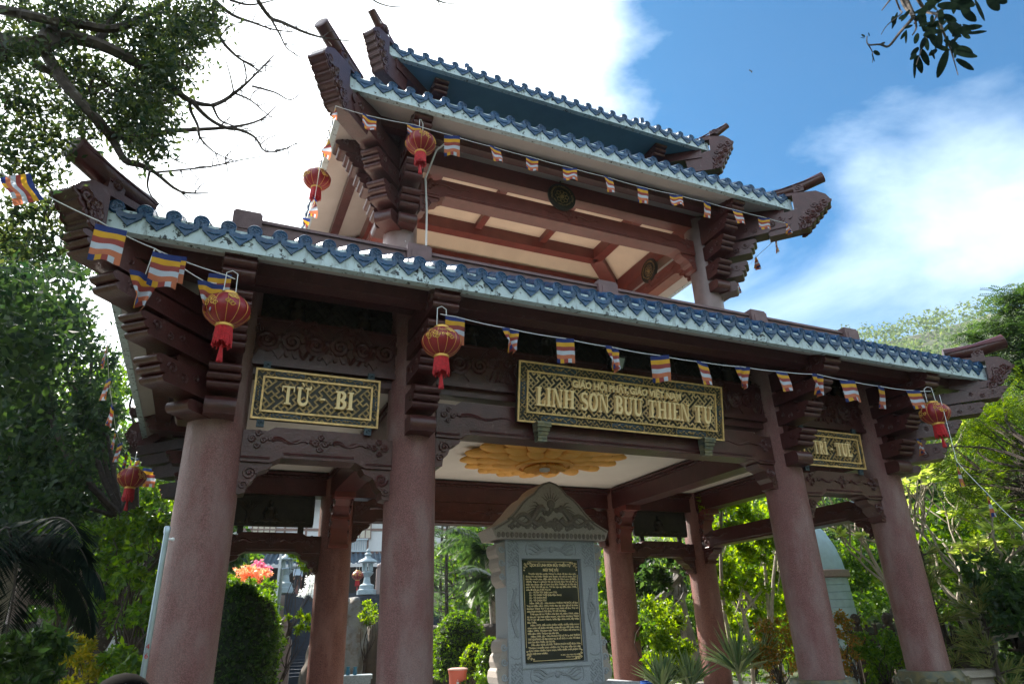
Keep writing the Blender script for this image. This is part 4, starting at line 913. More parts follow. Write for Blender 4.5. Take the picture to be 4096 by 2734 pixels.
def flag_mesh(kind,seed):
    rnd=random.Random(seed); nx,nz=15,18; vs=[];fs=[];mi=[]
    ph=rnd.random()*6; wv=.012+.012*rnd.random(); sh=rnd.uniform(-.05,.08)
    for j in range(nz+1):
        v=j/nz
        for i in range(nx+1):
            u=i/nx-.5; x=u*FW_; z=-v*FH; y=wv*math.sin(u*7+ph+v*2)*v*1.6+.05*sh*v
            if kind=='curl': 
                k=1-.72*v**1.1; x=u*FW_*k+.03*v*FW_; y+=.045*math.sin(u*9+v*3)*(v+.25); z=-v*FH*(.92+.12*u)
            if kind=='roll': x=u*FW_; z=-v*FH*.72-.02*math.sin(PI*(u+.5)); y+=.05*v*(1-v)+.02*math.sin(u*8+ph)*v
            if kind=='twist':
                a=v*2.6+ph; x=u*FW_*.55*math.cos(a); y=u*FW_*.55*math.sin(a)
            if kind=='skew': x=u*FW_+.10*v*FW_*4*.25*sh*6; z=-v*FH+.02*u
            vs.append((x,y,z))
    for j in range(nz):
        for i in range(nx):
            a=j*(nx+1)+i; fs.append((a,a+nx+1,a+nx+2,a+1)); r=j//3
            mi.append(r if r<5 else min(4,i//3))
    me=bpy.data.meshes.new('buddhist_flag'); me.from_pydata(vs,[],fs)
    for m_ in FM: me.materials.append(m_)
    me.polygons.foreach_set('material_index',mi); me.polygons.foreach_set('use_smooth',[True]*len(fs)); me.update(); return me
FMESH={(k,i):flag_mesh(k,i*7+len(k)) for k in('flat','curl','roll','twist','skew') for i in range(3)}
NF=[0]
def flag(p,kind,label,rz=0,s=1,rx=0):
    NF[0]+=1; o=bpy.data.objects.new('striped_flag',FMESH[(kind,NF[0]%3)]); COL.objects.link(o); o.location=p; o.rotation_euler=(rx,0,rz); o.scale=(s,s,s); tag(o,label,'flag','striped flags on the strings'); return o
def string(name,pts,label,r=.0045):
    m=MB(); q=[]
    for i in range(len(pts)-1):
        a,b=pts[i],pts[i+1]; l=(b-a).length
        for t in(0,.25,.5,.75): q.append(a.lerp(b,t)-Z3*(l*.03*4*t*(1-t)*.5))
    q.append(pts[-1]); m.tube(q,r,5); o=m.build(name,M_wire); tag(o,label,'string'); return o
K=1.7437
O_=lambda x,y,Y:atY(x*K,y*K,Y)
YS=-1.58
ords=['first','second','third','fourth','fifth','sixth','seventh','eighth','ninth','tenth','eleventh','twelfth']
lower=[(1044,726,'flat'),(1171,754,'curl'),(1296,776,'flat'),(1404,796,'curl'),(1513,815,'skew'),(1610,830,'flat'),(1703,841,'curl'),(1792,852,'flat'),(1875,858,'curl'),(1943,872,'flat'),(2021,886,'skew'),(2094,895,'flat')]
string('flag_string',[O_(1010,720,YS)]+[O_(x,y,YS) for x,y,k in lower]+[O_(2135,897,YS)],'white string of flags along the lower front eave')
for i,(x,y,k) in enumerate(lower):
    flag(O_(x,y,YS),k,'%s flag, %s from the left on the lower front string'%({'flat':'flat striped','curl':'curled striped','skew':'wind-blown striped'}[k],ords[i]),.35*math.sin(i*2.7),.95+.06*math.sin(i*5.1),.18*math.sin(i*3.3))
string('flag_string',[at(-200,560,4.8),at(0,690,5.0),O_(100,445,-2.35),O_(228,507,-2.2),O_(284,538,-2.05),O_(355,570,-1.8),O_(415,596,YS),O_(522,632,YS),O_(540,640,YS)],'white string from the trees to the leftmost front lantern')
string('flag_string',[O_(355,570,YS),O_(410,608,YS),O_(468,645,YS),O_(497,650,YS)],'short lower string beside the leftmost lantern')
flag(O_(256,521,-2.15),'flat','largest flat flag hanging under the lower left roof corner',.12,.98)
flag(O_(384,583,-1.85),'skew','slanting flag in the left pair beside the leftmost lantern',.25,1.0)
flag(O_(402,586,-1.72),'flat','flag mostly hidden behind the slanting flag at the left',-.1,.85)
flag(O_(484,648,-1.62),'curl','narrow flag touching the leftmost lantern',.2,1.0)
flag(O_(506,628,-1.45),'flat','flag half hidden behind the leftmost lantern',-.2,.9)
fl=flag(O_(332,628,-1.8),'curl','folded flag dangling on a cord below the left string',.5,1.05)
string('flag_string',[O_(355,570,-1.8),O_(334,628,-1.8)],'short cord holding the folded flag under the left string',.004)
o=flag(at(150,745,5.2),'roll','flag blown level among the leaves at the far left',.2,.85); o.rotation_euler=(0,math.radians(50),.6)
upper=[(848,266,'roll'),(950,286,'roll'),(1037,311,'flat'),(1135,338,'flat'),(1221,361,'roll'),(1307,384,'roll'),(1396,407,'flat'),(1474,429,'flat'),(1550,446,'roll'),(1622,464,'flat'),(1690,482,'flat'),(1752,498,'roll')]
YU=-.52
string('flag_string',[O_(770,243,YU)]+[O_(x,y,YU) for x,y,k in upper]+[O_(1805,512,YU)],'white string of flags along the upper front eave')
for i,(x,y,k) in enumerate(upper): flag(O_(x,y,YU),k,'%s flag, %s from the left on the upper front string'%({'flat':'flat striped','roll':'half rolled striped'}[k],ords[i]),.35*math.sin(i*2.1+1),.9+.06*math.sin(i*4.1),.2*math.sin(i*3.7))
flag(O_(1805,512,YU),'curl','small curled flag at the right end of the upper string',.5,.7)
flag(O_(769,246,YU),'twist','crumpled flag at the left end of the upper string',.4,.6)
OX=lambda x,y,X:atX(x*K,y*K,X)
rs=[(1805,512),(1779,548),(1733,590),(1690,645),(1596,708)]
string('flag_string',[OX(x,y,4.25) for x,y in rs],'string running back from the upper right roof corner')
for (x,y),k,lb in zip(rs[1:],('flat','curl','curl','curl'),('dark flag hanging below the upper right roof corner','small flag beside the upper right brackets','small flag behind the upper right column bracket','flag barely showing left of the upper right column')): flag(OX(x,y,4.25),k,lb,.9,.85)
ls=[(770,243),(752,318),(735,375),(722,455),(703,500),(694,545)]
string('flag_string',[OX(x,y,-4.3) for x,y in ls],'string running down the left side of the upper storey')
for (x,y),lb in zip([ls[1],ls[3],ls[4],ls[5]],('twisted flag above the sunlit lantern','twisted flag just below the sunlit lantern','twisted flag lower on the upper left side','lowest twisted flag on the upper left side')): flag(OX(x,y,-4.3),'twist',lb,.3,1.0)
lw=[(243,750),(246,790),(250,868),(258,930),(266,985),(276,1016),(291,1036),(302,1048),(318,1050),(345,1072)]
string('flag_string',[OX(x,y,-6.62) for x,y in lw],'string of flags running back along the lower left eave')
for i,(x,y) in enumerate(lw[1:9]): flag(OX(x,y,-6.62),'skew' if i%2 else 'flat','%s flag down the string on the lower left side'%ords[i],1.7+.3*math.sin(i*2),.92)
flag(OX(345,1074,-6.3),'flat','dark flag just right of the low left lantern',.3,1.1)
flag(atX(655,1945,-6.2),'curl','small flag between the low left lantern and the column',.3,.9)
rw=[(2155,900,10),(2200,985,10.6),(2194,1062,10.9),(2262,1128,10.6),(2346,1212,9.5)]
string('flag_string',[at(2155*K,905*K,11.6),at(2195*K,1058*K,11.3),at(2262*K,1128*K,10.8),at(2346*K,1212*K,10)],'string sloping down into the trees on the right',.004)
for (x,y,d),lb in zip(rw[2:],('upper flag hanging in front of the dark tree on the right','middle flag hanging in the green trees on the right','lowest flag at the right edge')): flag(at(x*K,y*K,d),'skew',lb,.5,.95)
flag(at(2107*K,1007*K,12.5),'curl','tiny flag behind the rightmost brackets',.4,.8)
# ---------------- foliage tools ----------------
RNG=np.random.default_rng(5)
def leaf_geo(C,L_,Wd,droop=.25,dirs=None,fold=.18):
    n=len(C); d=RNG.normal(size=(n,3)) if dirs is None else dirs+RNG.normal(size=(n,3))*.35
    d[:,2]-=droop; d/=np.linalg.norm(d,axis=1)[:,None]; r=RNG.normal(size=(n,3)); s=np.cross(d,r); s/=np.linalg.norm(s,axis=1)[:,None]; u=np.cross(s,d)
    l=(L_*(.65+.7*RNG.random(n)))[:,None]; w=l*Wd
    a=C; m1=C+d*l*.45; V=np.stack([a,m1+s*w*.5-u*l*fold*.5,C+d*l,m1-s*w*.5-u*l*fold*.5],1).reshape(-1,3)
    return V
def mesh_quads(name,V,m,parent=None,tri=False):
    me=bpy.data.meshes.new(name); n=len(V)//4
    if parent is not None and '_w' in parent: V=V-np.array(parent['_w'])
    me.vertices.add(len(V)); me.vertices.foreach_set('co',V.astype(np.float32).ravel()); me.loops.add(4*n); me.loops.foreach_set('vertex_index',np.arange(4*n,dtype=np.int32))
    me.polygons.add(n); me.polygons.foreach_set('loop_start',np.arange(0,4*n,4,dtype=np.int32)); me.polygons.foreach_set('loop_total',np.full(n,4,dtype=np.int32)); me.update(calc_edges=True)
    me.materials.append(m); o=bpy.data.objects.new(name,me); COL.objects.link(o)
    if parent is not None: o.parent=parent
    return o
def clump_pts(clumps,n,shell=.55,flat=.8,jit=.13):
    # leaf positions gathered in small tufts inside each clump, with gaps between tufts
    w=np.array([c[1]**2 for c in clumps]); w/=w.sum(); P=[]
    for (c,r),ww in zip(clumps,w):
        k=max(6,int(n*ww)); nt=max(4,k//16); t=RNG.normal(size=(nt,3)); t/=np.linalg.norm(t,axis=1)[:,None]; t*=(shell+(1-shell)*RNG.random((nt,1)))*r; t[:,2]*=flat
        idx=RNG.integers(0,nt,k); P.append(np.array(c)+t[idx]+RNG.normal(size=(k,3))*r*jit)
    return np.concatenate(P)
def branch(m,a,b,r0,r1,wob=.12,n=7,seed=0,nn=7):
    rnd=random.Random(seed); a=Vector(a);b=Vector(b); l=(b-a).length; pts=[]
    o=Vector((rnd.uniform(-1,1),rnd.uniform(-1,1),rnd.uniform(-.5,.9)))*wob*l; o2=Vector((rnd.uniform(-1,1),rnd.uniform(-1,1),0))*wob*l*.5
    for i in range(n):
        t=i/(n-1); pts.append(a.lerp(b,t)+o*math.sin(PI*t)+o2*math.sin(2*PI*t))
    m.tube(pts,[r0+(r1-r0)*i/(n-1) for i in range(n)],nn); return pts
def tree(label,base,clumps,lm,n,L_,tr=.12,bm=None,name='leafy_tree',cat='tree',group=None,W_=.5,top=None,droop=.3,shell=.5,trunk=True,fork=True):
    base=Vector(base); T=thing(name,label,cat,tuple(base),group)
    if clumps:
        P=clump_pts([(tuple(c),r) for c,r in clumps],n,shell); mesh_quads('crown',leaf_geo(P,L_,W_,droop),lm,T)
    if trunk:
        cen=sum((Vector(c) for c,r in clumps),Vector())/max(1,len(clumps)); top=Vector(top) if top is not None else base.lerp(cen,.6)
        m=MB(); branch(m,base,top,tr,tr*.6,.05,8,len(label),8); 
        t_=m.build('trunk',bm or M_bark,T,smooth=True)
        if fork:
            m=MB()
            for i,(c,r) in enumerate(clumps[:40]): branch(m,base.lerp(top,.75+.25*((i*37)%10)/10),c,tr*.42,tr*.08,.14,6,i,5)
            m.build('limbs',bm or M_bark,T,smooth=True)
    return T
def cl(x,y,dist,rpx):
    p=at(x,y,dist); dep=(p-Vector((CX,CY,0))).dot(FW); return (tuple(p),rpx*dep/FPX)
def pxpoly(poly,k,dist,rpx,seed,dj=.12):
    rnd=random.Random(seed); out=[]; xs=[p[0] for p in poly]; ys=[p[1] for p in poly]
    while len(out)<k:
        x,y=rnd.uniform(min(xs),max(xs)),rnd.uniform(min(ys),max(ys)); ins=False; j=len(poly)-1
        for i in range(len(poly)):
            if (poly[i][1]>y)!=(poly[j][1]>y) and x<(poly[j][0]-poly[i][0])*(y-poly[i][1])/(poly[j][1]-poly[i][1])+poly[i][0]: ins=not ins
            j=i
        if ins: out.append(cl(x,y,dist*(1+rnd.uniform(-dj,dj)),rpx*rnd.uniform(.75,1.3)))
    return out
def gb(x,dist,y=2600):    # point of the ground in that direction
    p=at(x,y,dist); return Vector((p.x,p.y,gheight(p.x,p.y)-.05))
# ---- overhanging tree, upper left ----
LM=[(700,60),(600,120),(760,150),(640,220),(720,250),(560,200),(520,330),(600,330),(650,400),(560,430),(620,510),(500,480),(450,380),(380,300),(300,250),(200,110),(80,60),(330,60),(430,100),(820,40),(700,150),(800,100),(660,300),(250,330),(150,420),(40,380),(100,520),(200,560),(320,500),(40,650),(160,700),(90,820),(200,850),(330,420),(30,950),(150,980),(540,560),(600,580),(20,250),(100,200),(-60,500),(-60,150),(250,30),(500,40)]
T=thing('overhanging_tree','dark backlit tree reaching over the upper left with leafy boughs and bare twigs','tree',tuple(gb(-900,7.5)))
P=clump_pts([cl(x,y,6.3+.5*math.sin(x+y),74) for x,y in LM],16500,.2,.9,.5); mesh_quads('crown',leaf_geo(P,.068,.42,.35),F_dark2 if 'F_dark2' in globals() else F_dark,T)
m=MB(); D0=6.2
def limb(px,r0,r1,n=8,d=D0,thick=True): 
    pts=[at(x,y,d+.12*math.sin(i*1.7)) for i,(x,y) in enumerate(px)]
    q=[]
    for i in range(len(pts)-1):
        p0,p1,p2,p3=pts[max(i-1,0)],pts[i],pts[i+1],pts[min(i+2,len(pts)-1)]
        for t in(0,.25,.5,.75):
            q.append(.5*((2*p1)+(p2-p0)*t+(2*p0-5*p1+4*p2-p3)*t*t+(3*p1-p0-3*p2+p3)*t**3))
    q.append(pts[-1]); k=len(q); m.tube(q,[(r0+(r1-r0)*i/(k-1))*((2.0 if r0<.03 else 1.35 if r0<.07 else 1) if d>4 else .8) for i in range(k)],6)
s_=.6378
limb([(-900,2900),(-800,1400),(-420,420),(-80,190),(60,188),(165,175)],.20,.075)
limb([(165,175),(240,155),(330,158),(470,210),(640,315),(760,403),(850,422)],.065,.012)
limb([(850,422),(900,400),(960,355),(1010,310),(1095,222)],.012,.003)
limb([(165,175),(185,215),(260,335),(380,470),(440,530),(520,555),(600,545),(680,525),(790,518),(930,508),(1040,480),(1110,420)],.045,.003)
limb([(400,490),(450,560),(500,640),(560,660),(620,690),(720,765),(835,772)],.024,.003)
limb([(165,170),(235,90),(330,100),(450,115),(560,75),(680,0)],.045,.02); limb([(380,180),(440,90),(505,20)],.03,.02)
limb([(-50,30),(60,50),(130,65),(235,90)],.035,.03); limb([(140,255),(230,310),(300,400)],.02,.008)
limb([(860,0),(855,60),(880,150),(940,220),(1000,260),(1050,290)],.014,.003); limb([(860,5),(930,60),(1010,90),(1100,120),(1200,130)],.012,.002)
limb([(1030,0),(1080,70),(1130,90),(1220,130),(1290,150),(1400,165)],.014,.003); limb([(1070,50),(1120,140),(1150,195),(1220,240)],.008,.002)
limb([(920,0),(1000,20),(1100,0)],.008,.003); limb([(760,400),(762,440),(790,500),(800,550),(860,610),(950,650)],.010,.002); limb([(762,400),(830,470),(900,510),(960,520),(1020,550),(1060,605),(1130,600),(1190,570)],.012,.002)
limb([(930,370),(1000,400),(1060,450),(1095,475)],.006,.002); limb([(850,422),(880,480),(940,505)],.008,.003); limb([(935,370),(920,300),(895,215)],.005,.002); limb([(980,340),(985,300),(970,240)],.005,.002)
limb([(600,545),(650,600),(700,640),(760,660)],.006,.002); limb([(600,680),(590,740),(610,790),(660,835)],.006,.002); limb([(620,690),(720,680),(850,665),(960,640),(1055,625)],.006,.002); limb([(1010,345),(1100,370),(1160,400),(1205,370)],.006,.002)
rnd=random.Random(8)
TW=[(900,400),(960,355),(1010,310),(1060,262),(1040,480),(930,508),(880,512),(1000,400),(1030,425),(960,520),(1020,550),(1040,580),(1060,605),(1100,603),(1150,590),(800,550),(860,610),(900,630),(790,500),(880,150),(940,220),(970,240),(1000,260),(930,60),(1010,90),(1060,105),(1130,90),(1180,110),(1220,130),(1120,140),(1140,175),(1290,150),(850,665),(900,655),(760,678),(720,680),(700,640),(720,765),(780,769)]
for k in range(84):
    x,y=TW[k%len(TW)]; a=rnd.uniform(-1.5,1.5); l=rnd.uniform(50,130)
    limb([(x,y),(x+l*.5*math.cos(a),y+l*.5*math.sin(a)+8),(x+l*math.cos(a+.4),y+l*math.sin(a+.4))],.0032,.0012)
for k in range(60):
    x,y=LM[k%len(LM)]; limb([(x,y),(x+rnd.uniform(-60,60),y+rnd.uniform(-40,70)),(x+rnd.uniform(-110,110),y+rnd.uniform(-80,120))],.007,.002)
limb([(800,0),(800,45),(806,80)],.006,.003); 
m.build('branches',M_bark,T,smooth=True)
T=thing('bare_twig','thin bare twig entering from the top edge above the roofs','twig',tuple(at(840*K,8*K,5))); m=MB(); limb([(1450,-40),(1500,5),(1555,25),(1605,28)],.006,.002,d=5); limb([(1740,-30),(1752,5),(1765,35)],.005,.002,d=5); limb([(1745,0),(1780,12),(1822,15)],.005,.002,d=5); limb([(1450,-50),(1600,-60),(1740,-30)],.008,.006,d=5); m.build('twig',M_bark,T)
# ---- big-leaved tree, left ----
poly=[(-150,900),(250,950),(330,1080),(370,1300),(440,1500),(500,1750),(560,1900),(640,2050),(560,2200),(300,2250),(-150,2350)]
T=thing('broadleaf_tree','dense broad-leaved tree in shade filling the left edge','tree',tuple(gb(392,14,2700)))
P=clump_pts(pxpoly(poly,120,14.6,105,3,.13)+[(tuple(at(70,2200,5.6)+sd*q+Vector((dx,0,0))),.9) for q in (3.5,4.5,5.5) for dx in(-1,0,1)],27000,.25,.9,.2); P=P[(P[:,0]<-7.0)|(P[:,1]>8.6)]; mesh_quads('crown',leaf_geo(P,.135,.5,.45),F_teal,T)  # clumps along the sun direction are added to cast shade on the palm
m=MB(); pts=[gb(392,14,2700)]+[at(x,y,14) for x,y in((405,2600),(430,2450),(465,2300),(500,2150),(525,2020),(540,1880))]; m.tube(pts,[.28,.25,.22,.19,.16,.13,.06],12)
tr_=m.build('trunk',M_bark,T,smooth=True)
m=MB()
for i,(x,y) in enumerate(((250,1500),(350,1250),(100,1700),(420,1700),(80,1300),(450,1950),(200,2000))): branch(m,at(500,2080,14.1),at(x,y,14.6),.06,.015,.12,8,i,6)
branch(m,at(425,2480,14),at(640,2400,14.3),.05,.012,.1,6,4,6); m.build('limbs',M_bark,T,smooth=True)
# palm with dark fronds
def palm(label,crown,base,nf,L_,mt,W_=.022,name='palm_tree',tr=.09,leafl=.35,seed=1,drop=1.0):
    crown=Vector(crown);base=Vector(base); T=thing(name,label,'palm',tuple(base)); rnd=random.Random(seed)
    m=MB(); branch(m,base,crown,tr,tr*.7,.04,9,seed,10); m.build('trunk',M_barkp if tr<.12 else M_bark,T,smooth=True)
    V=[]; ra=MB()
    for k in range(nf):
        a=2*PI*k/nf+rnd.uniform(-.2,.2); el=rnd.uniform(.1,1.1); d=Vector((math.cos(a)*math.cos(el),math.sin(a)*math.cos(el),math.sin(el))); L2=L_*rnd.uniform(.8,1.1); pts=[crown]; p=crown.copy()
        for i in range(14): 
            p=p+d*(L2/14); d=(d+Vector((0,0,-.13*drop))).normalized(); pts.append(p.copy())
        ra.tube(pts,[.012*(1-i/16) for i in range(15)],4)
        for i in range(1,15):
            for q in range(4):
                c=pts[i-1].lerp(pts[i],q/4); ax=(pts[i]-pts[i-1]).normalized(); sd_=ax.cross(Z3).normalized()
                for s in(-1,1):
                    l=leafl*math.sin(PI*min(1,(i+q/4)/15)*.9+.25)*rnd.uniform(.85,1.1); dd=(sd_*s+ax*.55-Z3*rnd.uniform(.15,.6)).normalized(); w_=dd.cross(Z3).normalized()*W_*.5
                    V+=[c,c+dd*l*.4+w_,c+dd*l-Z3*l*.15,c+dd*l*.4-w_]
    ra.build('frond_ribs',M_bark,T); mesh_quads('fronds',np.array([tuple(v) for v in V]),mt,T); return T
palm('dark shaggy palm silhouetted in the left foreground shade',at(40,2230,5.6),gb(0,5.6,2700),16,.85,F_black,.02,leafl=.34,seed=3,drop=1.4)
# shade trees and shrubs behind, left
tree('tall shade tree deep behind the left columns',gb(620,20),pxpoly([(250,1450),(760,1500),(860,1900),(700,2250),(200,2300)],26,20,130,11),F_mid,9000,.17,.2,group=None)
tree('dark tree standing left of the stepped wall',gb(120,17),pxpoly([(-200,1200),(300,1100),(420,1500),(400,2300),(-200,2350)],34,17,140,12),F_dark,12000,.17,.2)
tree('slim tree with thin lit leaves beside the retaining wall',gb(300,13),pxpoly([(150,2050),(520,2050),(600,2350),(400,2500),(200,2450)],22,13,60,13),F_mid,3200,.10,.06)
tree('leaning slender tree between the pale pole and the trunk',gb(560,12),pxpoly([(500,2050),(680,2050),(660,2400),(560,2650),(470,2500)],20,12,60,14),F_mid,3000,.10,.05)
tree('small shrub with bright yellow leaves at the lower left',gb(300,7.5),pxpoly([(250,2520),(350,2560),(380,2740),(210,2760)],14,7.6,36,15,.05),F_yel,2300,.055,.02,name='yellow_shrub',cat='shrub',W_=.34)
tree('slight yellow-tipped sapling in front of the stone wall',gb(330,8.5),pxpoly([(290,2540),(345,2540),(345,2640),(290,2640)],6,8.5,26,16,.05),F_yel,340,.07,.012,name='sapling',cat='sapling')
tree('low shadowed bush in the lower left corner',gb(80,6.5),pxpoly([(-100,2500),(200,2560),(240,2800),(-100,2800)],20,6.5,70,17),F_dark,3500,.08,.03,name='dark_bush',cat='bush')
tree('green bush beneath the steps near the pale pole',gb(520,9),pxpoly([(440,2600),(600,2580),(580,2760),(430,2780)],16,9,55,18),F_mid,2200,.08,.03,name='green_bush',cat='bush')
# wall with stone railing, left
def at2(x,y,d): return at(x,y,d)
T=thing('retaining_wall','rough stone retaining wall with stone railing on top, in shade at the left','wall',tuple(gb(300,15)))
a=at(60,2478,15); b=at(520,2500,15.5); a.z=b.z=(a.z+b.z)/2; m=MB(); zt=a.z; rnd=random.Random(5); d=(b-a).normalized(); L_=(b-a).length; nrm=Vector((d.y,-d.x,0))
rows=8; hgt=(zt-GZ)/rows
for r in range(rows):
    x=-rnd.random()*.4
    while x<L_:
        w_=rnd.uniform(.3,.6); m.frame(a+d*(x+w_/2)-Z3*(hgt*(r+.5))+nrm*rnd.uniform(0,.05),d,nrm,Z3,w_/2-.012,.2,hgt/2-.012); x+=w_
m.build('masonry',mat('wall_stone',(.15,.14,.13),.9,noise_s=4,noise_a=.5,bump=.5,bump_s=9),T)
m=MB(); 
for i in range(5): p=a.lerp(b,i/4); m.frame(p+Z3*.45,d,nrm,Z3,.11,.11,.45); m.ball(p+Z3*.98,.11)
for z in(.35,.62): m.tube([a+Z3*z,b+Z3*z],.05,6)
m.build('railing',M_pinkst,T)
# side steps with pale handrail
T=thing('garden_steps','narrow dark garden steps climbing behind the leftmost column','steps',tuple(gb(520,13))); m=MB(); a=gb(470,12,2700)
for i in range(14): p=a+Vector((.12*i,.42*i,.18*i+.1)); m.frame(p,X3,Y3,Z3,.8,.26,.10)
m.build('treads',M_darkst,T); m=MB(); m.tube([at(432,2600,12.2),at(470,2530,13),at(512,2432,14.5)],.028,6); m.tube([at(436,2625,12.2),at(474,2555,13),at(514,2450,14.5)],.02,6)
for t in [i/9 for i in range(10)]: p=at(432,2600,12.2).lerp(at(512,2432,14.5),t); m.tube([p,p-Z3*.5],.012,5)
m.build('handrail',M_wire,T)
# flag pole beside leftmost column
T=thing('steel_pole','pale blue steel pole with the number 46 leaning close to the leftmost column','pole',tuple(at(565,2734,6.8))); m=MB(); p0=at(563,2734,6.8);p1=at(671,2108,6.8); p0=p1+Vector((0,0,-3.0)); 
m.tube([p0,p1],.023,16); m.lathe([(.027,-.05),(.028,0),(.02,.012)],p1,16); m.build('shaft',M_steel,T,smooth=True); m=MB(); m.tube([p1-Z3*.1,p1-Z3*.1+Vector((.05,0,0))],.010,8); m.ball(p1-Z3*.1+Vector((.055,0,0)),.016); m.build('hook',M_wire,T)
m=MB(); q=at(585,2610,6.8); q=Vector((p1.x,p1.y,q.z)); vdir=(Vector((CX,CY,0))-q); vdir.z=0; vdir.normalize(); hx_=Vector((-vdir.y,vdir.x,0))
if hx_.dot(CR)<0: hx_=-hx_
text_geo(m,'4',q+vdir*.025+Z3*.03,hx_,Z3,vdir,.06,None,.003); text_geo(m,'6',q+vdir*.025-Z3*.04,hx_,Z3,vdir,.06,None,.003); m.build('number',M_redt,T)
# ---- between left columns ----
def clipped(label,c,R,h,lm,n,L_,tiers=1,name='clipped_bush',cat='topiary'):
    c=Vector(c); T=thing(name,label,cat,(c.x,c.y,gheight(c.x,c.y))); P=[]
    def rad(z):      # outline of the clipped mass, z from -1 to 1
        e=(1-max(0,z+.1)**2.2/1.1**2.2)**.5 if z>-.1 else 1-.12*(z+.1)**2
        return max(.02,e)*(1-(.16*(abs(math.sin((z+1)*PI*tiers/2))<.32) if tiers>1 and z<.45 else 0))
    zs=RNG.uniform(-1,1,n); th=RNG.uniform(0,2*PI,n); rr_=np.array([rad(z) if tiers>1 else math.sqrt(max(0,1-max(0,z+.3)**2.2/1.79))*(.9+.1*math.cos(z*3)) for z in zs])*R*(.90+.10*RNG.random(n)+.05*np.sin(th*5+zs*4)+.04*np.sin(th*11-zs*9)+.12*(RNG.random(n)<.03)); lump=1+.04*np.sin(th*3+1)
    P=np.stack([c.x+rr_*lump*np.cos(th),c.y+rr_*lump*np.sin(th),c.z+zs*h/2],1); mesh_quads('leaves',leaf_geo(P,L_,.5,.1),lm,T)
    m=MB(); m.lathe([(max(.02,(rad(z) if tiers>1 else math.sqrt(max(0,1-max(0,z+.3)**2.2/1.79)))*R*.86),c.z+z*h/2*.96) for z in [-1+i/16 for i in range(33)]],(c.x,c.y,0),20)
    m.build('inner_twigs',M_twig,T,smooth=True); m=MB(); m.tube([(c.x,c.y,gheight(c.x,c.y)-.1),(c.x,c.y,c.z)],.07,8); m.build('stem',M_bark,T); return T
M_twig=mat('twig_mass',(.012,.022,.010),.95)
clipped('large dark clipped bush between the two left front columns',at(935,2600,11),.56,1.7,F_dark,7000,.06)
clipped('brighter clipped bush half hidden behind the dark one',at(1030,2590,13.5),.42,1.7,F_mid,3600,.06)
tree('leafy shrub below the flowering bougainvillea',gb(1020,19),pxpoly([(870,2320),(1070,2330),(1100,2440),(1090,2500),(900,2450)],22,19,42,21),F_mid,5200,.10,.06,name='leafy_shrub',cat='shrub')
tree('orange flowering bougainvillea beside the stairs',gb(960,22),pxpoly([(930,2270),(1010,2250),(1060,2290),(1040,2330),(950,2330)],12,22,26,22,.03),F_orange,2200,.075,.04,name='bougainvillea',cat='flowering shrub')
tree('pink flowering bougainvillea just right of the orange one',gb(1040,23),pxpoly([(1020,2250),(1090,2260),(1080,2310),(1030,2320)],9,23,18,23,.03),F_pink,900,.075,.04,name='bougainvillea',cat='flowering shrub')
tree('small tree with narrow leaves reaching in front of the temple eave',gb(1100,17),pxpoly([(1165,2210),(1250,2220),(1260,2280),(1200,2275)],8,17,22,24,.03),F_bright,900,.085,.03,name='young_tree',cat='tree')
tree('small tree with layered bright leaves before the stairs',gb(1105,16),pxpoly([(1150,2440),(1240,2440),(1250,2530),(1130,2570),(1140,2500)],8,16,17,25,.03),F_bright,620,.075,.03,name='young_tree',cat='tree')
tree('white flowering shrub at the head of the stairs',gb(1240,38),pxpoly([(1225,2310),(1260,2300),(1260,2370),(1210,2370)],8,38,22,26,.02),F_wht,1600,.10,.04,name='white_shrub',cat='flowering shrub')
tree('thin shrub with yellow leaves growing by the split boulder',gb(1460,17),pxpoly([(1440,2400),(1490,2420),(1500,2500),(1450,2480)],8,17,24,27,.03),F_bright,900,.065,.03,name='yellow_shrub',cat='shrub')
tree('leaf sprig hanging below the left rear beam',gb(900,14),pxpoly([(920,2185),(975,2185),(960,2200)],3,14,12,28,.02),F_mid,90,.14,.02,name='young_tree',cat='tree',trunk=False)
# stairs
ST_=thing('stone_stairs','long blue-grey stone staircase climbing to the temple terrace','stairs',tuple(gb(1300,20,2700)))
bl=at(1150,2719,21); tl=at(1160,2377,42); tr2=at(1520,2379,42); wd=(tr2-tl).length; axs=(tr2-tl); axs.z=0; axs.normalize()
run=Vector((-axs.y,axs.x,0)); 
if run.y<0: run=-run
n=46; Lr=(tl-bl).dot(run); z0=bl.z; m=MB()
st0=bl
for i in range(n):
    t=i/n; c=Vector((st0.x,st0.y,0))+(tl-bl)*t; c.z=0; c=Vector((c.x,c.y,0))+axs*(wd/2*1.25); z=z0+(tl.z-z0)*(i+1)/n; h=(tl.z-z0)/n
    m.frame(c+run*(Lr/n/2)+Z3*(z-h/2-.25),axs,run,Z3,wd/2*1.35,Lr/n/2+.02,h/2+.25); m.frame(c+Z3*(z-.012)-run*.0,axs,run,Z3,wd/2*1.352,.02,.02)
m.build('steps',M_darkst,ST_)
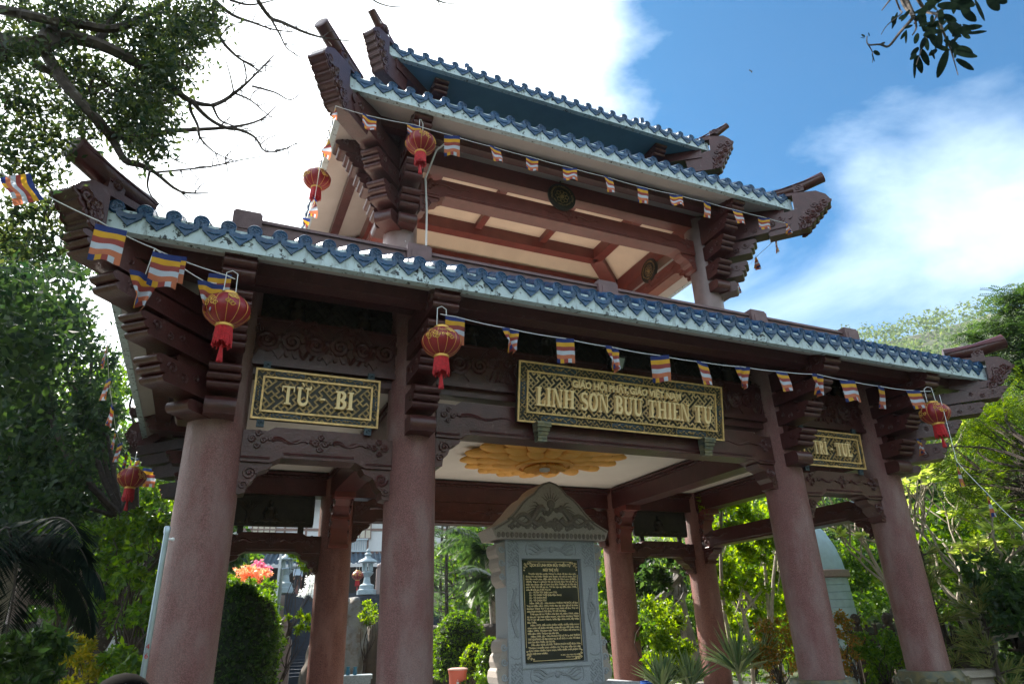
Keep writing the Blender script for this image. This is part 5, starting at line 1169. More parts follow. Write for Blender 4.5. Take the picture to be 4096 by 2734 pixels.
# temple terrace and building
def bg_frame(o): pass
TO=tl+run*.2; TO.z=tl.z
def tp(u,v,z): return Vector((TO.x,TO.y,0))+axs*u+run*v+Z3*(TO.z+z)
m=MB(); m.frame(tp(4,7,-1.6),axs,run,Z3,22,7,1.6); o=m.build('temple_terrace',M_pinkst); o['kind']='structure'
TO.z-=.75
TB=thing('temple_hall','white two-storey temple hall with brown timber framing and blue tile roofs above the stairs','temple',tuple(tp(4,9,0)))
V0=8.0
def bxx(mm,u0,u1,v0,v1,z0,z1): mm.frame(tp((u0+u1)/2,(v0+v1)/2,(z0+z1)/2),axs,run,Z3,(u1-u0)/2,(v1-v0)/2,(z1-z0)/2)
m=MB(); bxx(m,-11,24,V0+1.6,V0+6,0,3.1); m.build('ground_floor',mat('dark_interior',(.03,.025,.022),.8),TB)
for u in(-9,-6,-3,0,2.6,5.4,8.5,12,16,20):
    m=MB(); m.tube([tp(u,V0,0),tp(u,V0,3.1)],.2,12); m.build('column',M_colb,TB,smooth=True)
m=MB(); bxx(m,-11,24,V0+1.0,V0+6,3.95,8.0); wl=m.build('upper_wall',M_wallw,TB)
m=MB()
for u in [-10+1.45*i for i in range(24)]: bxx(m,u-.07,u+.07,V0+.95,V0+1.0,3.95,8.0)
for z in(4.0,5.6,7.9): bxx(m,-11,24,V0+.935,V0+.995,z-.09,z+.09)
m.build('timber_frame',M_tim,TB) if 'M_tim' in globals() else m.build('timber_frame',mat('timber_brown',(.20,.12,.10),.6),TB)
def proof(u0,u1,v0,v1,z0,z1,nm):
    R_=MB(); a=[tp(u0,v0,z0),tp(u1,v0,z0),tp(u1,v1,z1),tp(u0,v1,z1)]; R_.add(a+[p-Z3*.12 for p in a],[(0,1,2,3),(7,6,5,4),(0,4,5,1),(1,5,6,2),(2,6,7,3),(3,7,4,0)])
    n=int((u1-u0)/.33)
    for i in range(n):
        u=u0+(u1-u0)*(i+.5)/n; R_.tube([tp(u,v0-.03,z0+.05),tp(u,v1,z1+.05)],.085,6)
    o=R_.build(nm,M_tile2,TB)
    f=MB(); bxx(f,u0,u1,v0-.04,v0+.02,z0-.25,z0-.04)
    for i in range(n): f.tube([tp(u0+(u1-u0)*(i+.5)/n,v0-.08,z0-.06),tp(u0+(u1-u0)*(i+.5)/n,v0-.02,z0-.06)],.09,8)
    f.build('eave_edge',M_wallw,o)
M_tile2=mat('blue_tile_far',(.045,.105,.17),.35,noise_s=3,noise_a=.4)
proof(-12,25,V0-1.6,V0+1.0,3.05,3.95,'lower_roof'); proof(-12,25,V0-.6,V0+3.5,7.75,9.8,'upper_roof')
rnd=random.Random(2)
for u in(-7.1,-2.7,3.9,7.6,11.2):
    w_=MB(); bxx(w_,u-.75,u+.75,V0+.90,V0+.97,5.0,6.9); wo=w_.build('window',mat('pane_cream',(.60,.55,.45),.5),TB) if u==-7.1 else w_.build('window',bpy.data.materials['pane_cream'],TB)
    w_=MB()
    for k in range(5): bxx(w_,u-.78+.39*k-.035,u-.78+.39*k+.035,V0+.84,V0+.90,4.95,6.95)
    for z in(4.97,5.6,6.2,6.93): bxx(w_,u-.8,u+.8,V0+.835,V0+.895,z-.04,z+.04)
    w_.build('window_frame',bpy.data.materials['timber_brown'],wo)
m=MB()
for i in range(40): bxx(m,-1.9+.16*i*1.0,-1.84+.16*i,V0+.7,V0+.76,4.1,4.85)
for z in(4.08,4.9): bxx(m,-2,4.5,V0+.66,V0+.8,z-.05,z+.05)
m.build('balcony_rail',M_steel,TB)
for u,z,lb in((.9,2.05,'red lantern hanging below the temple eave beside a column'),(2.6,7.3,'red lantern glimpsed beside the rear column')):
    c=copy_tree(lq); c.location=tp(u,V0-1.0,z); c.scale=(1.7,1.7,1.7); c['label']=lb
c=copy_tree(lq); c.location=at(1431,2300,36); c.scale=(1.35,1.35,1.35); c['label']='distant red lantern at the temple porch beside the stone lantern'
def stone_lantern(p,s,label):
    T=thing('stone_lantern',label,'stone lantern',tuple(p),'stone lanterns at the head of the stairs'); m=MB(); q=Vector(p)
    m.lathe([(r*s,z*s) for r,z in((.55,0),(.55,.25),(.4,.3),(.42,.5),(.22,.6),(.16,.95),(.3,1.1),(.36,1.2),(.2,1.28))],q,16); m.build('pedestal',M_stoneb,T,smooth=True)
    m=MB()
    for k in range(6):
        t=2*PI*k/6; m.tube([q+Vector((.26*s*math.cos(t),.26*s*math.sin(t),1.28*s)),q+Vector((.26*s*math.cos(t),.26*s*math.sin(t),1.72*s))],.06*s,6)
    m.build('fire_box',M_stoneb,T)
    m=MB(); m.lathe([(r*s,z*s) for r,z in((.2,1.72),(.56,1.76),(.5,1.86),(.2,2.0),(.14,2.1),(.22,2.2),(.1,2.3),(.13,2.4),(.02,2.55))],q,12); m.build('cap',M_stoneb,T,smooth=True)
M_stoneb=mat('blue_granite',(.36,.45,.50),.7,noise_s=30,noise_a=.3)
p=at(1465,2377,40.5); stone_lantern(p,.98,'pale stone lantern right of the person, between the columns'); p=at(1140,2345,40.5); p.z=tl.z; stone_lantern(p,.98,'pale stone lantern left of the person, behind the shrubs')
m=MB(); p=at(1500,2377,40.8)
for i in range(3): m.frame(p+axs*(.2+1.2*i)+Z3*.7,axs,run,Z3,.18,.18,.7); m.ball(p+axs*(.2+1.2*i)+Z3*1.5,.17)
for z in(.35,.6,.85): m.tube([p+Z3*z,p+axs*3+Z3*z],.06,6)
tag(m.build('stone_balustrade',M_pinkst),'pink stone balustrade at the right of the stair head','balustrade')
# posts and poles
T=thing('stone_post','square pink granite gatepost with bud finial at the foot of the stairs','post',tuple(at(1120,2714,20))); m=MB(); p=at(1120,2714,20); m.frame(p+Z3*.4,axs,run,Z3,.20,.20,.52); m.frame(p+Z3*.95,axs,run,Z3,.15,.15,.04); m.build('shaft',M_pinkst,T); m=MB(); m.lathe([(.12,.98),(.14,1.06),(.10,1.2),(.13,1.26),(.10,1.33),(.12,1.4),(.02,1.52)],p,12); m.build('finial',M_pinkst,T,smooth=True)
T=thing('street_lamp','tall thin pale lamp pole rising before the temple wall','lamp post',tuple(gb(1096,20,2700))); m=MB(); p1=at(1128,2275,20); m.tube([p1-Z3*3.1,p1],.045,8); m.tube([p1,p1+axs*.3+Z3*.04],.03,6); m.build('pole',M_steel,T); m=MB(); m.frame(p1+axs*.38+Z3*.04,axs,run,Z3,.16,.06,.03); m.build('lamp_head',M_steel,T)
T=thing('flag_pole','second thin white pole farther up beside the stairs','pole',tuple(at(1118,2300,30))); m=MB(); p1=at(1126,2187,30); m.tube([p1-Z3*5,p1],.05,8); m.build('shaft',M_wire,T)
# boulders
def boulder(label,c,r,seed,mt=None):
    m=MB(); m.ball((0,0,0),1,40,28); vs=[]
    for v in m.v:
        v=Vector(v); n=noise.noise(v*1.3+Vector((seed,0,0)))*.28+noise.noise(v*3+Vector((seed,5,0)))*.09+noise.noise(v*8+Vector((seed,9,0)))*.02; q=v*(1+n); vs.append((c[0]+q.x*r[0],c[1]+q.y*r[1],c[2]+q.z*r[2]))
    m.v=vs; return tag(m.build('boulder',mt or M_rock,smooth=True),label,'boulder')
boulder('pale tall split boulder with a groove behind the second rear column',at(1392,2570,17.5),(.40,.45,1.12),2,overlay(mat('boulder_pale',(.33,.34,.34),.85,noise_s=5,noise_a=.3,bump=.6,bump_s=8),(.2,.17,.14),3,.5,.6))
boulder('rounded brown boulder at the left foot of the pale boulder',at(1275,2700,17.3),(.40,.5,.72),5); boulder('dark rounded boulder right of the pale one',at(1512,2650,18),(.46,.5,1.02),8)
T=thing('stone_altar','small blue-grey stone altar table with two jars','altar',tuple(at(1415,2734,15.5))); m=MB(); p=at(1415,2705,15.5); m.frame(p,axs,run,Z3,.36,.25,.035); m.frame(p-Z3*.08,axs,run,Z3,.33,.22,.045); m.frame(p-Z3*.32,axs,run,Z3,.30,.2,.2); m.build('table',M_stoneb,T)
for k,x in enumerate((1391,1419)):
    m=MB(); m.lathe([(.035,0),(.045,.04),(.03,.13),(.045,.16)],at(x,2699,15.5)+Z3*.0,12); tag(m.build('blue_jar',mat('jar_blue%d'%k,(.03,.18,.28),.3),smooth=True),('slimmer' if k==0 else 'wider')+' blue jar on the stone altar','jar','jars on the altar')
m=MB(); m.ball(at(1404,2418,17.4),(.07,.06,.05)); m.ball(at(1404,2418,17.4)+Z3*.09,(.035,.035,.05)); tag(m.build('golden_figurine',M_gold,smooth=True),'small golden figurine on top of the pale boulder','figurine')
# person at the stair head, and a head at the lower edge
def person(label,p,h,yaw,top_m,leg_m,cap=None,name='person'):
    T=thing(name,label,'person',(0,0,0)); T['_w']=(0,0,0)
    me=bpy.data.meshes.new('b'); s=h/1.72
    J={'hip':(0,0,.95,.135),'bel':(0,0,1.08,.13),'ch':(0,0,1.30,.155),'nk':(0,.01,1.47,.055),'hd':(0,-.01,1.56,.075),'tp':(0,0,1.67,.07),'ls':(-.17,0,1.41,.06),'le':(-.24,.02,1.13,.045),'lw':(-.24,-.03,.89,.032),'rs':(.17,0,1.41,.06),'re':(.25,.02,1.13,.045),'rw':(.24,-.04,.90,.032),'lh':(-.09,0,.88,.09),'lk':(-.11,-.01,.48,.06),'la':(-.12,.02,.09,.042),'lt':(-.13,-.16,.03,.035),'rh':(.09,0,.88,.09),'rk':(.12,-.03,.48,.06),'ra':(.14,.0,.09,.042),'rt':(.16,-.18,.03,.035)}
    E_=[('hip','bel'),('bel','ch'),('ch','nk'),('nk','hd'),('hd','tp'),('ch','ls'),('ls','le'),('le','lw'),('ch','rs'),('rs','re'),('re','rw'),('hip','lh'),('lh','lk'),('lk','la'),('la','lt'),('hip','rh'),('rh','rk'),('rk','ra'),('ra','rt')]
    ks=list(J); me.from_pydata([J[k][:3] for k in ks],[(ks.index(a),ks.index(b)) for a,b in E_],[]); ob=bpy.data.objects.new('b',me); COL.objects.link(ob)
    ob.modifiers.new('s','SKIN'); 
    for i,k in enumerate(ks): me.skin_vertices[0].data[i].radius=(J[k][3]*(1.15 if k in('hip','bel','ch') else 1),J[k][3]*(.75 if k in('hip','bel','ch') else 1)); me.skin_vertices[0].data[i].use_root=(k=='hip')
    ob.modifiers.new('u','SUBSURF').levels=2
    dg=bpy.context.evaluated_depsgraph_get(); mm=bpy.data.meshes.new_from_object(ob.evaluated_get(dg)); bpy.data.objects.remove(ob)
    R=Matrix.Translation(Vector(p))@Matrix.Rotation(yaw,4,'Z')@Matrix.Scale(s,4); hand=M_skin
    mm.materials.clear(); [mm.materials.append(x) for x in(M_skin,top_m,leg_m)]
    for f in mm.polygons: c=f.center; f.material_index=2 if c.z<.97 and abs(c.x)<.21 else (1 if c.z<1.48 and c.z>.92 else 0); f.use_smooth=True
    b=bpy.data.objects.new('body',mm); COL.objects.link(b); b.parent=T
    m=MB(); m.ball((0,.018,1.650),(.112,.125,.118),16,10); m.f=[f for f in m.f]; hr=m.build('hair',M_hair,T,smooth=True)
    f=MB(); f.ball((0,-.085,1.575),(.014,.02,.022),6,4); f.ball((-.03,-.072,1.60),(.012,.01,.007),6,4); f.ball((.03,-.072,1.60),(.012,.01,.007),6,4); f.ball((0,-.075,1.53),(.022,.01,.006),6,4); f.build('face_features',M_hair,T)
    ears=MB(); ears.ball((-.088,.0,1.58),(.012,.02,.03),6,4); ears.ball((.088,.0,1.58),(.012,.02,.03),6,4); ears.build('ears',M_skin,T)
    hd=MB()
    for sx in(-1,1):
        w0=Vector((sx*.24,-.035,.885)); hd.ball(w0-Z3*.04,(.018,.038,.05),8,6)
        for k in range(4): hd.tube([w0+Vector((0,-.028+.019*k,-.075)),w0+Vector((-sx*.006,-.030+.019*k,-.115-.006*(k in(1,2)))),w0+Vector((-sx*.02,-.032+.019*k,-.145-.008*(k in(1,2))))],[.0095,.0085,.007],6)
        hd.tube([w0+Vector((0,-.035,-.03)),w0+Vector((-sx*.01,-.060,-.065)),w0+Vector((-sx*.015,-.066,-.09))],[.011,.01,.008],6)
    hd.build('hands',M_skin,T)
    if cap:
        m=MB(); m.ball((0,.01,1.70),(.118,.132,.085),14,8); m.prism([(-.075,0),(-.05,.09),(.05,.09),(.075,0)],(0,-.09,1.655),X3,Vector((0,-1,-.1)),Z3,.008); m.build('cap',cap,T,smooth=True)
    T.matrix_world=R; T.location=Vector(p); T.rotation_euler=(0,0,yaw); T.scale=(s,s,s); return T
pf=at(1184,2376,41.3); pf.z=tl.z
person('person in dark cap, pale blue shirt and black trousers at the stair head',pf,1.72,.35,mat('pale_shirt',(.50,.60,.74),.8),mat('black_trousers',(.02,.02,.025),.8),mat('dark_cap',(.03,.04,.07),.7))
ph=at(497,2752,3.1)
person('person seen only as the top of a dark head at the lower left edge',(ph.x,ph.y,ph.z-1.735),1.74,2.9,mat('grey_shirt',(.12,.12,.13),.8),mat('navy_trousers',(.03,.035,.05),.8))

# unseen trees added behind the camera to block low sky light from the gate
rnd=random.Random(77)
for i,azd in enumerate((92,112,132,150,168,186,204,222,240,258,276,300)):
    d=10.5+rnd.uniform(-1,2.5); q=Vector((CX+d*math.sin(math.radians(azd)),CY+d*math.cos(math.radians(azd)),GZ)); 
    cs=[(tuple(q+Vector((rnd.uniform(-2.2,2.2),rnd.uniform(-2.2,2.2),rnd.uniform(2.2,8.5)))),rnd.uniform(1.1,1.7)) for k in range(11)]
    tree('roadside tree behind the viewer, %s clockwise from the east'%ords[i],q,cs,F_mid,2400,.34,.16,name='occluder_tree',group='added occluder trees')
# ---- between second column and stele ----
def pine(label,base,h,R,dens,lm,seed,tr=.09,name='pine_tree',cat='tree'):
    base=Vector(base); T=thing(name,label,cat,tuple(base)); rnd=random.Random(seed); m=MB(); branch(m,base,base+Z3*h,tr,.02,.015,10,seed,8); m.build('trunk',M_bark,T,smooth=True)
    P=[];Dr=[]; l=MB()
    for i in range(dens):
        t=.22+.78*i/dens; a=rnd.uniform(0,2*PI); r=R*(1.05-t)**.8*rnd.uniform(.6,1.1); o=base+Z3*(h*t); e=o+Vector((math.cos(a)*r,math.sin(a)*r,r*.25)); l.tube([o,e],[.02,.006],4)
        for k in range(60):
            q=o.lerp(e,rnd.uniform(.25,1.05)); P.append(tuple(q)); Dr.append((math.cos(a)+rnd.uniform(-.8,.8),math.sin(a)+rnd.uniform(-.8,.8),.5+rnd.uniform(-.5,.5)))
    l.build('limbs',M_bark,T); mesh_quads('needles',leaf_geo(np.array(P),.26,.06,-.1,np.array(Dr)),lm,T); return T
pine('tall thin pine with wispy needles left of the stele',gb(1790,26),6.8,1.5,60,F_pine,3); pine('second pine close behind the second front column',gb(1765,30,2600),8.6,1.4,50,F_pine,7)
palm('green palm with arching fronds left of the stele',at(1945,2215,22),gb(1985,22),18,1.9,F_dark,.05,leafl=.55,seed=6,tr=.11)
palm('smaller palm partly behind the stele edge',at(1975,2320,19),gb(1990,19),14,1.3,F_dark,.045,leafl=.42,seed=9,tr=.09)
tree('broad-leaved tree above the palm left of the stele',gb(1900,26),pxpoly([(1850,2110),(1990,2130),(1990,2230),(1870,2240)],16,26,42,31),F_mid,2600,.20,.1)
tree('loose mid-green tree behind the pines',gb(1800,34),pxpoly([(1740,2200),(2000,2220),(1990,2480),(1740,2480)],26,34,70,32),F_mid,5200,.24,.14)
clipped('large tiered topiary dome clipped in bands left of the stele',at(1838,2575,17),.62,1.42,F_mid,6500,.055,6,'tiered_topiary')
clipped('small cone-shaped light green topiary before the tiered dome',at(1892,2640,14.5),.24,.55,F_bright,1500,.05,1,'cone_topiary'); clipped('layered bonsai tree beside the stele base',at(1965,2650,13.5),.26,.85,F_mid,2200,.05,4,'bonsai_tree','bonsai')
tree('low round green bush at the foot of the cone topiary',gb(1900,13),pxpoly([(1860,2690),(1990,2690),(1990,2740),(1860,2740)],8,13,30,33,.03),F_mid,1200,.05,.02,name='green_bush',cat='bush')
T=thing('rock_wall','low wall of dark stacked rocks behind the topiary','wall',tuple(gb(1850,19))); m=MB(); rnd=random.Random(6)
for r in range(5):
    for i in range(16):
        p=at(1700+25*i+rnd.uniform(-8,8),2600,19); m.ball(Vector((p.x,p.y,GZ+.2+.36*r)),(.28,.25,.2),8,6)
m.build('rocks',mat('wall_rocks',(.12,.10,.09),.9,noise_s=4,noise_a=.5,bump=.5,bump_s=9),T,smooth=True)
T=thing('litter_bin','terracotta red plastic litter bin with a pale lid rim','bin',tuple(at(1831,2734,13))); p=at(1831,2690,13); m=MB(); m.lathe([(.12,-.55),(.155,.0),(.165,.02),(.165,.05)],p,20); m.build('body',mat('bin_red',(.50,.10,.06),.45),T,smooth=True); m=MB(); m.lathe([(.172,.05),(.175,.07),(.12,.085),(.02,.09)],p,20); m.build('lid',mat('bin_rim',(.55,.32,.26),.5),T,smooth=True)
m=MB(); vd=(Vector((CX,CY,0))-p); vd.z=0; vd.normalize(); hx_=Vector((-vd.y,vd.x,0)); hx_=hx_ if hx_.dot(CR)>0 else -hx_; m.ball(p+vd*.14-Z3*.10,(.012,.012,.014),6,4); m.frame(p+vd*.145-Z3*.16,hx_,vd,Z3,.02,.006,.035); m.build('emblem',M_wallw,T)
T=thing('blue_drum','blue plastic drum rim at the bottom beside the stele','drum',tuple(at(2627,2734,12.5))); p=at(2627,2722,12.5); m=MB(); m.lathe([(.26,-.8),(.29,-.4),(.28,.0),(.25,.0),(.24,-.3)],p,24); m.build('shell',mat('drum_blue',(.02,.09,.38),.35),T,smooth=True)
# ---- right-hand garden ----
F_pine2=leafmat('pine_needle_pale',(.06,.12,.04),(.22,.22,.08),.45)
tree('deep green tree seen just right of the stele',gb(2420,24),pxpoly([(2385,2180),(2430,2180),(2440,2700),(2390,2700)],14,24,60,41),F_mid,3000,.17,.08)
T=tree('old tree with pale blotched trunk between the two right rear columns',gb(2752,18.2,2618),[cl(x,y,18+d,r) for x,y,d,r in((2560,2320,1,70),(2620,2300,-1,60),(2590,2420,0,45),(2640,2380,1,45),(2700,2230,0,50),(2740,2260,-1,45),(2560,2240,1,50),(2800,2230,0,60),(2570,2500,-1,35),(2680,2480,-1,35))],F_dark,3600,.17,.20,overlay(mat('bark_blotched',(.30,.28,.26),.9,noise_s=5,noise_a=.5,bump=.5,bump_s=14),(.06,.05,.04),3.5,.5,.58),top=at(2718,2240,18.2),W_=.45)
tree('rounded light-green bush in front of the blotched trunk',gb(2650,13),pxpoly([(2590,2590),(2660,2540),(2740,2580),(2760,2660),(2580,2680)],18,13,34,42,.06),F_yel2 if 'F_yel2' in globals() else F_bright,3600,.075,.03,name='round_bush',cat='bush')
tree('yellow-green shrub thicket behind the round bush',gb(2680,17),pxpoly([(2560,2440),(2700,2430),(2720,2540),(2570,2560)],14,17,48,43),F_bright,3000,.10,.04,name='shrub_thicket',cat='shrub')
tree('dark shrub left of the blotched trunk',gb(2600,15),pxpoly([(2560,2470),(2650,2480),(2660,2600),(2560,2620)],12,15,44,44),F_mid,2200,.09,.03,name='dark_shrub',cat='shrub')
def agave(label,p,R,n,seed):
    p=Vector(p); T=thing('agave_plant',label,'agave',tuple(p),'agaves along the bed behind the columns'); rnd=random.Random(seed); m=MB()
    for k in range(n):
        a=rnd.uniform(0,2*PI); el=rnd.uniform(.35,1.35); l=R*rnd.uniform(.75,1.1); d=Vector((math.cos(a)*math.cos(el),math.sin(a)*math.cos(el),math.sin(el))); s=d.cross(Z3).normalized(); w_=.028*rnd.uniform(.8,1.2); q=p+d*l*.5; e=p+d*l-Z3*l*.10*math.cos(el); u=s.cross(d)*.012
        m.add([p-s*w_*.6,p+s*w_*.6,q+s*w_+u,q-s*w_+u,e,q-u,p-u],[(0,1,2,3),(3,2,4),(0,3,5,6),(1,6,5,2),(3,4,5),(2,5,4)])
    m.build('leaves',F_agave,T)
agave('spiky agave rosette at the left behind the blue drum',at(2650,2750,12),.62,60,1); agave('spiky agave rosette in the middle between the rear columns',at(2760,2745,12.4),.66,60,2); agave('taller agave rosette right of the rightmost rear column',at(2955,2690,13),.85,60,3); agave('narrow agave beside the tall one, nearer the red shrub',at(3040,2670,13.5),.7,44,4)
for i,(x0,y0,x1,y1,d,r) in enumerate(((2960,2300,2890,1980,17,.05),(3110,2560,2960,2330,18,.07),(3140,2520,3030,2050,19,.06),(3050,2450,3120,2120,18,.05),(2900,2280,2880,2100,20,.05))):
    lb=('slender leaning stem tree nearest the rear right column','thick leaning brown trunk low behind the sapling','tall leaning trunk crossing toward the third front column','upright stem rising beside the third front column','far thin stem left of the leaning trunks')[i]
    tp_=at(x1,y1,d); tree(lb,gb(x0,d),[cl(x1+dx,y1+dy,d+dd,46) for dx,dy,dd in((0,0,0),(60,40,1),(-50,30,-1),(40,130,0),(-30,160,1),(90,220,0),(0,290,1))],F_bright,2600,.13,r,M_barkp,top=tp_,name='slender_tree',fork=True)
tree('pale grey bare-branched sapling before the leaning stems',gb(2980,14.5,2610),[cl(x,y,14.5,26) for x,y in((2950,2330),(3010,2290),(3060,2240),(2930,2440),(3060,2350))],F_bright,260,.10,.045,M_barkp,top=at(2970,2430,14.5),name='sapling',cat='sapling')
tree('orange-tipped russet shrub left of the third front column foot',gb(3110,13.5),pxpoly([(3050,2480),(3150,2470),(3200,2740),(3060,2740),(3040,2600)],24,13.5,36,45,.05),F_red,3600,.055,.03,name='russet_shrub',cat='shrub')
tree('russet shrub growing between the two right front columns',gb(3400,14),pxpoly([(3345,2450),(3385,2460),(3440,2580),(3420,2740),(3370,2740)],16,14,30,46,.06),F_red,2000,.055,.03,name='russet_shrub',cat='shrub')
tree('dark low shrub at the foot of the rightmost front column',gb(3530,14.5),pxpoly([(3440,2560),(3600,2540),(3640,2740),(3440,2740)],22,14.5,44,47,.05),F_mid,3400,.07,.03,name='dark_shrub',cat='shrub')
tree('bright yellow-green tree seen between rear column and third column',gb(3000,24),pxpoly([(2860,2180),(3140,2000),(3160,2600),(2900,2650)],34,24,75,48),F_bright,9000,.17,.12)
tree('tree with dense shaded crown behind the right name board',gb(3330,30),pxpoly([(3230,2020),(3480,2040),(3460,2350),(3260,2330)],24,30,70,49),F_dark,6500,.22,.18)
tree('sunlit tree just above the pale stupa',gb(3400,26),pxpoly([(3280,2160),(3480,2200),(3500,2420),(3380,2400)],20,26,52,50),F_mid,4200,.16,.1)
# stupa
T=thing('stupa','pale blue whitewashed brick stupa with a bell top between the right columns','stupa',tuple(gb(3300,19))); c=at(3278,2300,19); zt=at(3278,2075,19).z; zb=c.z; z0=gheight(c.x,c.y); m=MB()

nb=int((zb-.08-z0)/.17)
pr_=[]
for i in range(nb):
    f=i/nb; r=(.98-.16*f)*.74; zz=z0+(zb-.08-z0)*f; dz=(zb-.08-z0)/nb; pr_+=[(r-.014,zz),(r-.014,zz+.012),(r,zz+.02),(r,zz+dz-.008)]
m.lathe(pr_,(c.x,c.y,0),40); m.build('drum',M_brick if 'M_brick' in globals() else M_paleblue,T,smooth=True)
m=MB(); m.lathe([(.63,zb-.08),(.69,zb-.06),(.69,zb+.08),(.62,zb+.1)],(c.x,c.y,0),32); m.build('cornice',M_pinkst,T,smooth=True)
m=MB(); H_=zt-zb; m.lathe([(.60,zb+.1),(.57,zb+.25*H_),(.48,zb+.5*H_),(.33,zb+.75*H_),(.10,zb+.97*H_),(.02,zt+.2)],(c.x,c.y,0),32); m.build('bell',M_paleblue,T,smooth=True)
# wooden fence
T=thing('picket_fence','dark wooden picket fence with round rail behind the rightmost columns','fence',tuple(gb(3500,15.5))); m=MB(); a=at(3410,2560,16); b=at(3960,2560,15); a.z=b.z=-.95; k=44
for i in range(k):
    p=a.lerp(b,i/(k-1)); h=.75+.12*math.sin(i*2.3); m.tube([p-Z3*.6,p+Z3*h],[.035,.03],6)
m.build('pickets',M_bark,T)
m=MB(); m.tube([a+Z3*.42-Vector((0,.08,0)),a.lerp(b,.5)+Z3*.47-Vector((0,.08,0)),b+Z3*.42-Vector((0,.08,0))],.05,8); m.build('rail',M_barkp,T)
for t in(.06,.32,.6): m=MB(); p=a.lerp(b,t); m.tube([p-Z3*.6,p+Z3*.85],.09,8); m.ball(p+Z3*.95,(.1,.1,.12)); m.build('fence_post',M_bark,T)
# frangipani
def frangipani(label,base,fork,tips,seed,dl=.2,d0=.12):
    rnd=random.Random(seed); base=Vector(base); T=thing('frangipani',label,'tree',tuple(base)); m=MB(); P=[];Dr=[]; L2=[];fl=[]
    fork=[Vector(f) for f in fork]; m.tube([base]+fork,[d0]+[d0*(1-.5*(i+1)/len(fork)) for i in range(len(fork))],9)
    def grow(p,tip,r,depth):
        pts=branch(m,p,tip,r,r*.72,.10,5,rnd.random(),6)
        if depth==0:
            P.append(tip); return
        for s in range(2 if rnd.random()<.7 else 3):
            l=(tip-p).length*rnd.uniform(.55,.85); d=((tip-p).normalized()+Vector((rnd.uniform(-.9,.9),rnd.uniform(-.9,.9),rnd.uniform(0,.55)))).normalized(); grow(tip,tip+d*l,r*.7,depth-1)
    for t in tips: grow(fork[rnd.randrange(len(fork))] if len(fork)>1 else fork[0],Vector(t[0]),t[2] if len(t)>2 else .035,t[1])
    m.build('branches',M_barkp,T,smooth=True)
    C=[];DD=[]
    for p in P:
        for k in range(13):
            a=rnd.uniform(0,2*PI); C.append(tuple(p)); DD.append((math.cos(a)*2.2,math.sin(a)*2.2,.5+rnd.uniform(-.5,.5)))
    mesh_quads('leaves',leaf_geo(np.array(C),dl,.30,.0,np.array(DD),.10),F_frang,T)
    return T
F_frang=leafmat('frangipani_leaf',(.12,.20,.04),(.34,.42,.12),.5,.35)
frangipani('large frangipani with pale forked limbs right of the last column',gb(4060,16),[at(3990,2640,16),at(3880,2540,16),at(3850,2440,16.2)],
  [(at(x,y,16+d),3,.036) for x,y,d in((3760,2330,.5),(3840,2300,-.5),(3780,2400,0),(3900,2350,.6),(3980,2320,-.4),(3720,2280,.3),(3880,2260,.8),(3960,2430,0),(4050,2300,.5),(4080,2400,-.6),(3800,2220,1.2),(3940,2220,1),(4080,2220,1.3))],4,.22,.15)
frangipani('frangipani limb sweeping left behind the last front column',gb(3640,16),[at(3620,2480,16),at(3540,2330,16)],
  [(at(x,y,16+d),2,.028) for x,y,d in((3440,2240,0),(3420,2130,.4),(3480,2080,.2),(3400,2180,-.3),(3470,2180,.5),(3660,2040,.4),(3640,1990,0),(3700,2080,.5))],7,.2,.09)
m=MB(); branch(m,gb(3990,15),at(3905,2440,15),.06,.03,.04,9,3,7); branch(m,at(3960,2560,15),at(4150,2530,15),.05,.035,.06,7,5,7); 
tag(m.build('leaning_trunk',M_barkp,smooth=True),'thin leaning pale trunk crossing in front of the large frangipani','trunk')
pine('weeping pine with drooping brush-like needles right of the last column',gb(3790,15.2),2.9,.7,26,F_pine2,12,.04); pine('weeping pine lower down among the right shrubs',gb(3960,14.5),2.1,.6,22,F_pine2,15,.04)
# feathery trees: leaves in pinnate sprays
def feathery(label,base,clumps,lm,nspray,Ls,ll,top=None,tr=.1,name='feathery_tree',down=.3,bm=None):
    base=Vector(base); T=thing(name,label,'tree',tuple(base)); V=[]; w=np.array([c[1]**2 for c in clumps]); w/=w.sum()
    for (c,r),ww in zip(clumps,w):
        k=max(3,int(nspray*ww)); O=RNG.normal(size=(k,3)); O/=np.linalg.norm(O,axis=1)[:,None]; O=np.array(c)+O*r*(.35+.65*RNG.random((k,1)))
        D=RNG.normal(size=(k,3)); D[:,2]=D[:,2]*.4-down; D/=np.linalg.norm(D,axis=1)[:,None]
        S=np.cross(D,np.array([0,0,1.])+RNG.normal(size=(k,3))*.3); S/=np.linalg.norm(S,axis=1)[:,None]; U=np.cross(S,D)
        for j in range(9):
            t=(j+.5)/9; p=O+D*Ls*t-np.array([0,0,Ls*.25*t*t])
            for s in(-1,1):
                d=S*s+D*.45; d/=np.linalg.norm(d,axis=1)[:,None]; l=ll*(1-.5*abs(t-.45)); V.append(np.stack([p,p+d*l*.5+D*ll*.16,p+d*l,p+d*l*.5-D*ll*.16],1).reshape(-1,3))
    mesh_quads('crown',np.concatenate(V),lm,T)
    m=MB(); cen=sum((Vector(c) for c,r in clumps),Vector())/len(clumps); top=Vector(top) if top is not None else base.lerp(cen,.65); branch(m,base,top,tr,tr*.6,.05,8,3,8); m.build('trunk',bm or M_bark,T,smooth=True)
    m=MB()
    for i,(c,r) in enumerate(clumps): branch(m,base.lerp(top,.8+.2*(i%3)/2),c,tr*.3,.008,.12,6,i,5)
    m.build('limbs',bm or M_bark,T,smooth=True); return T
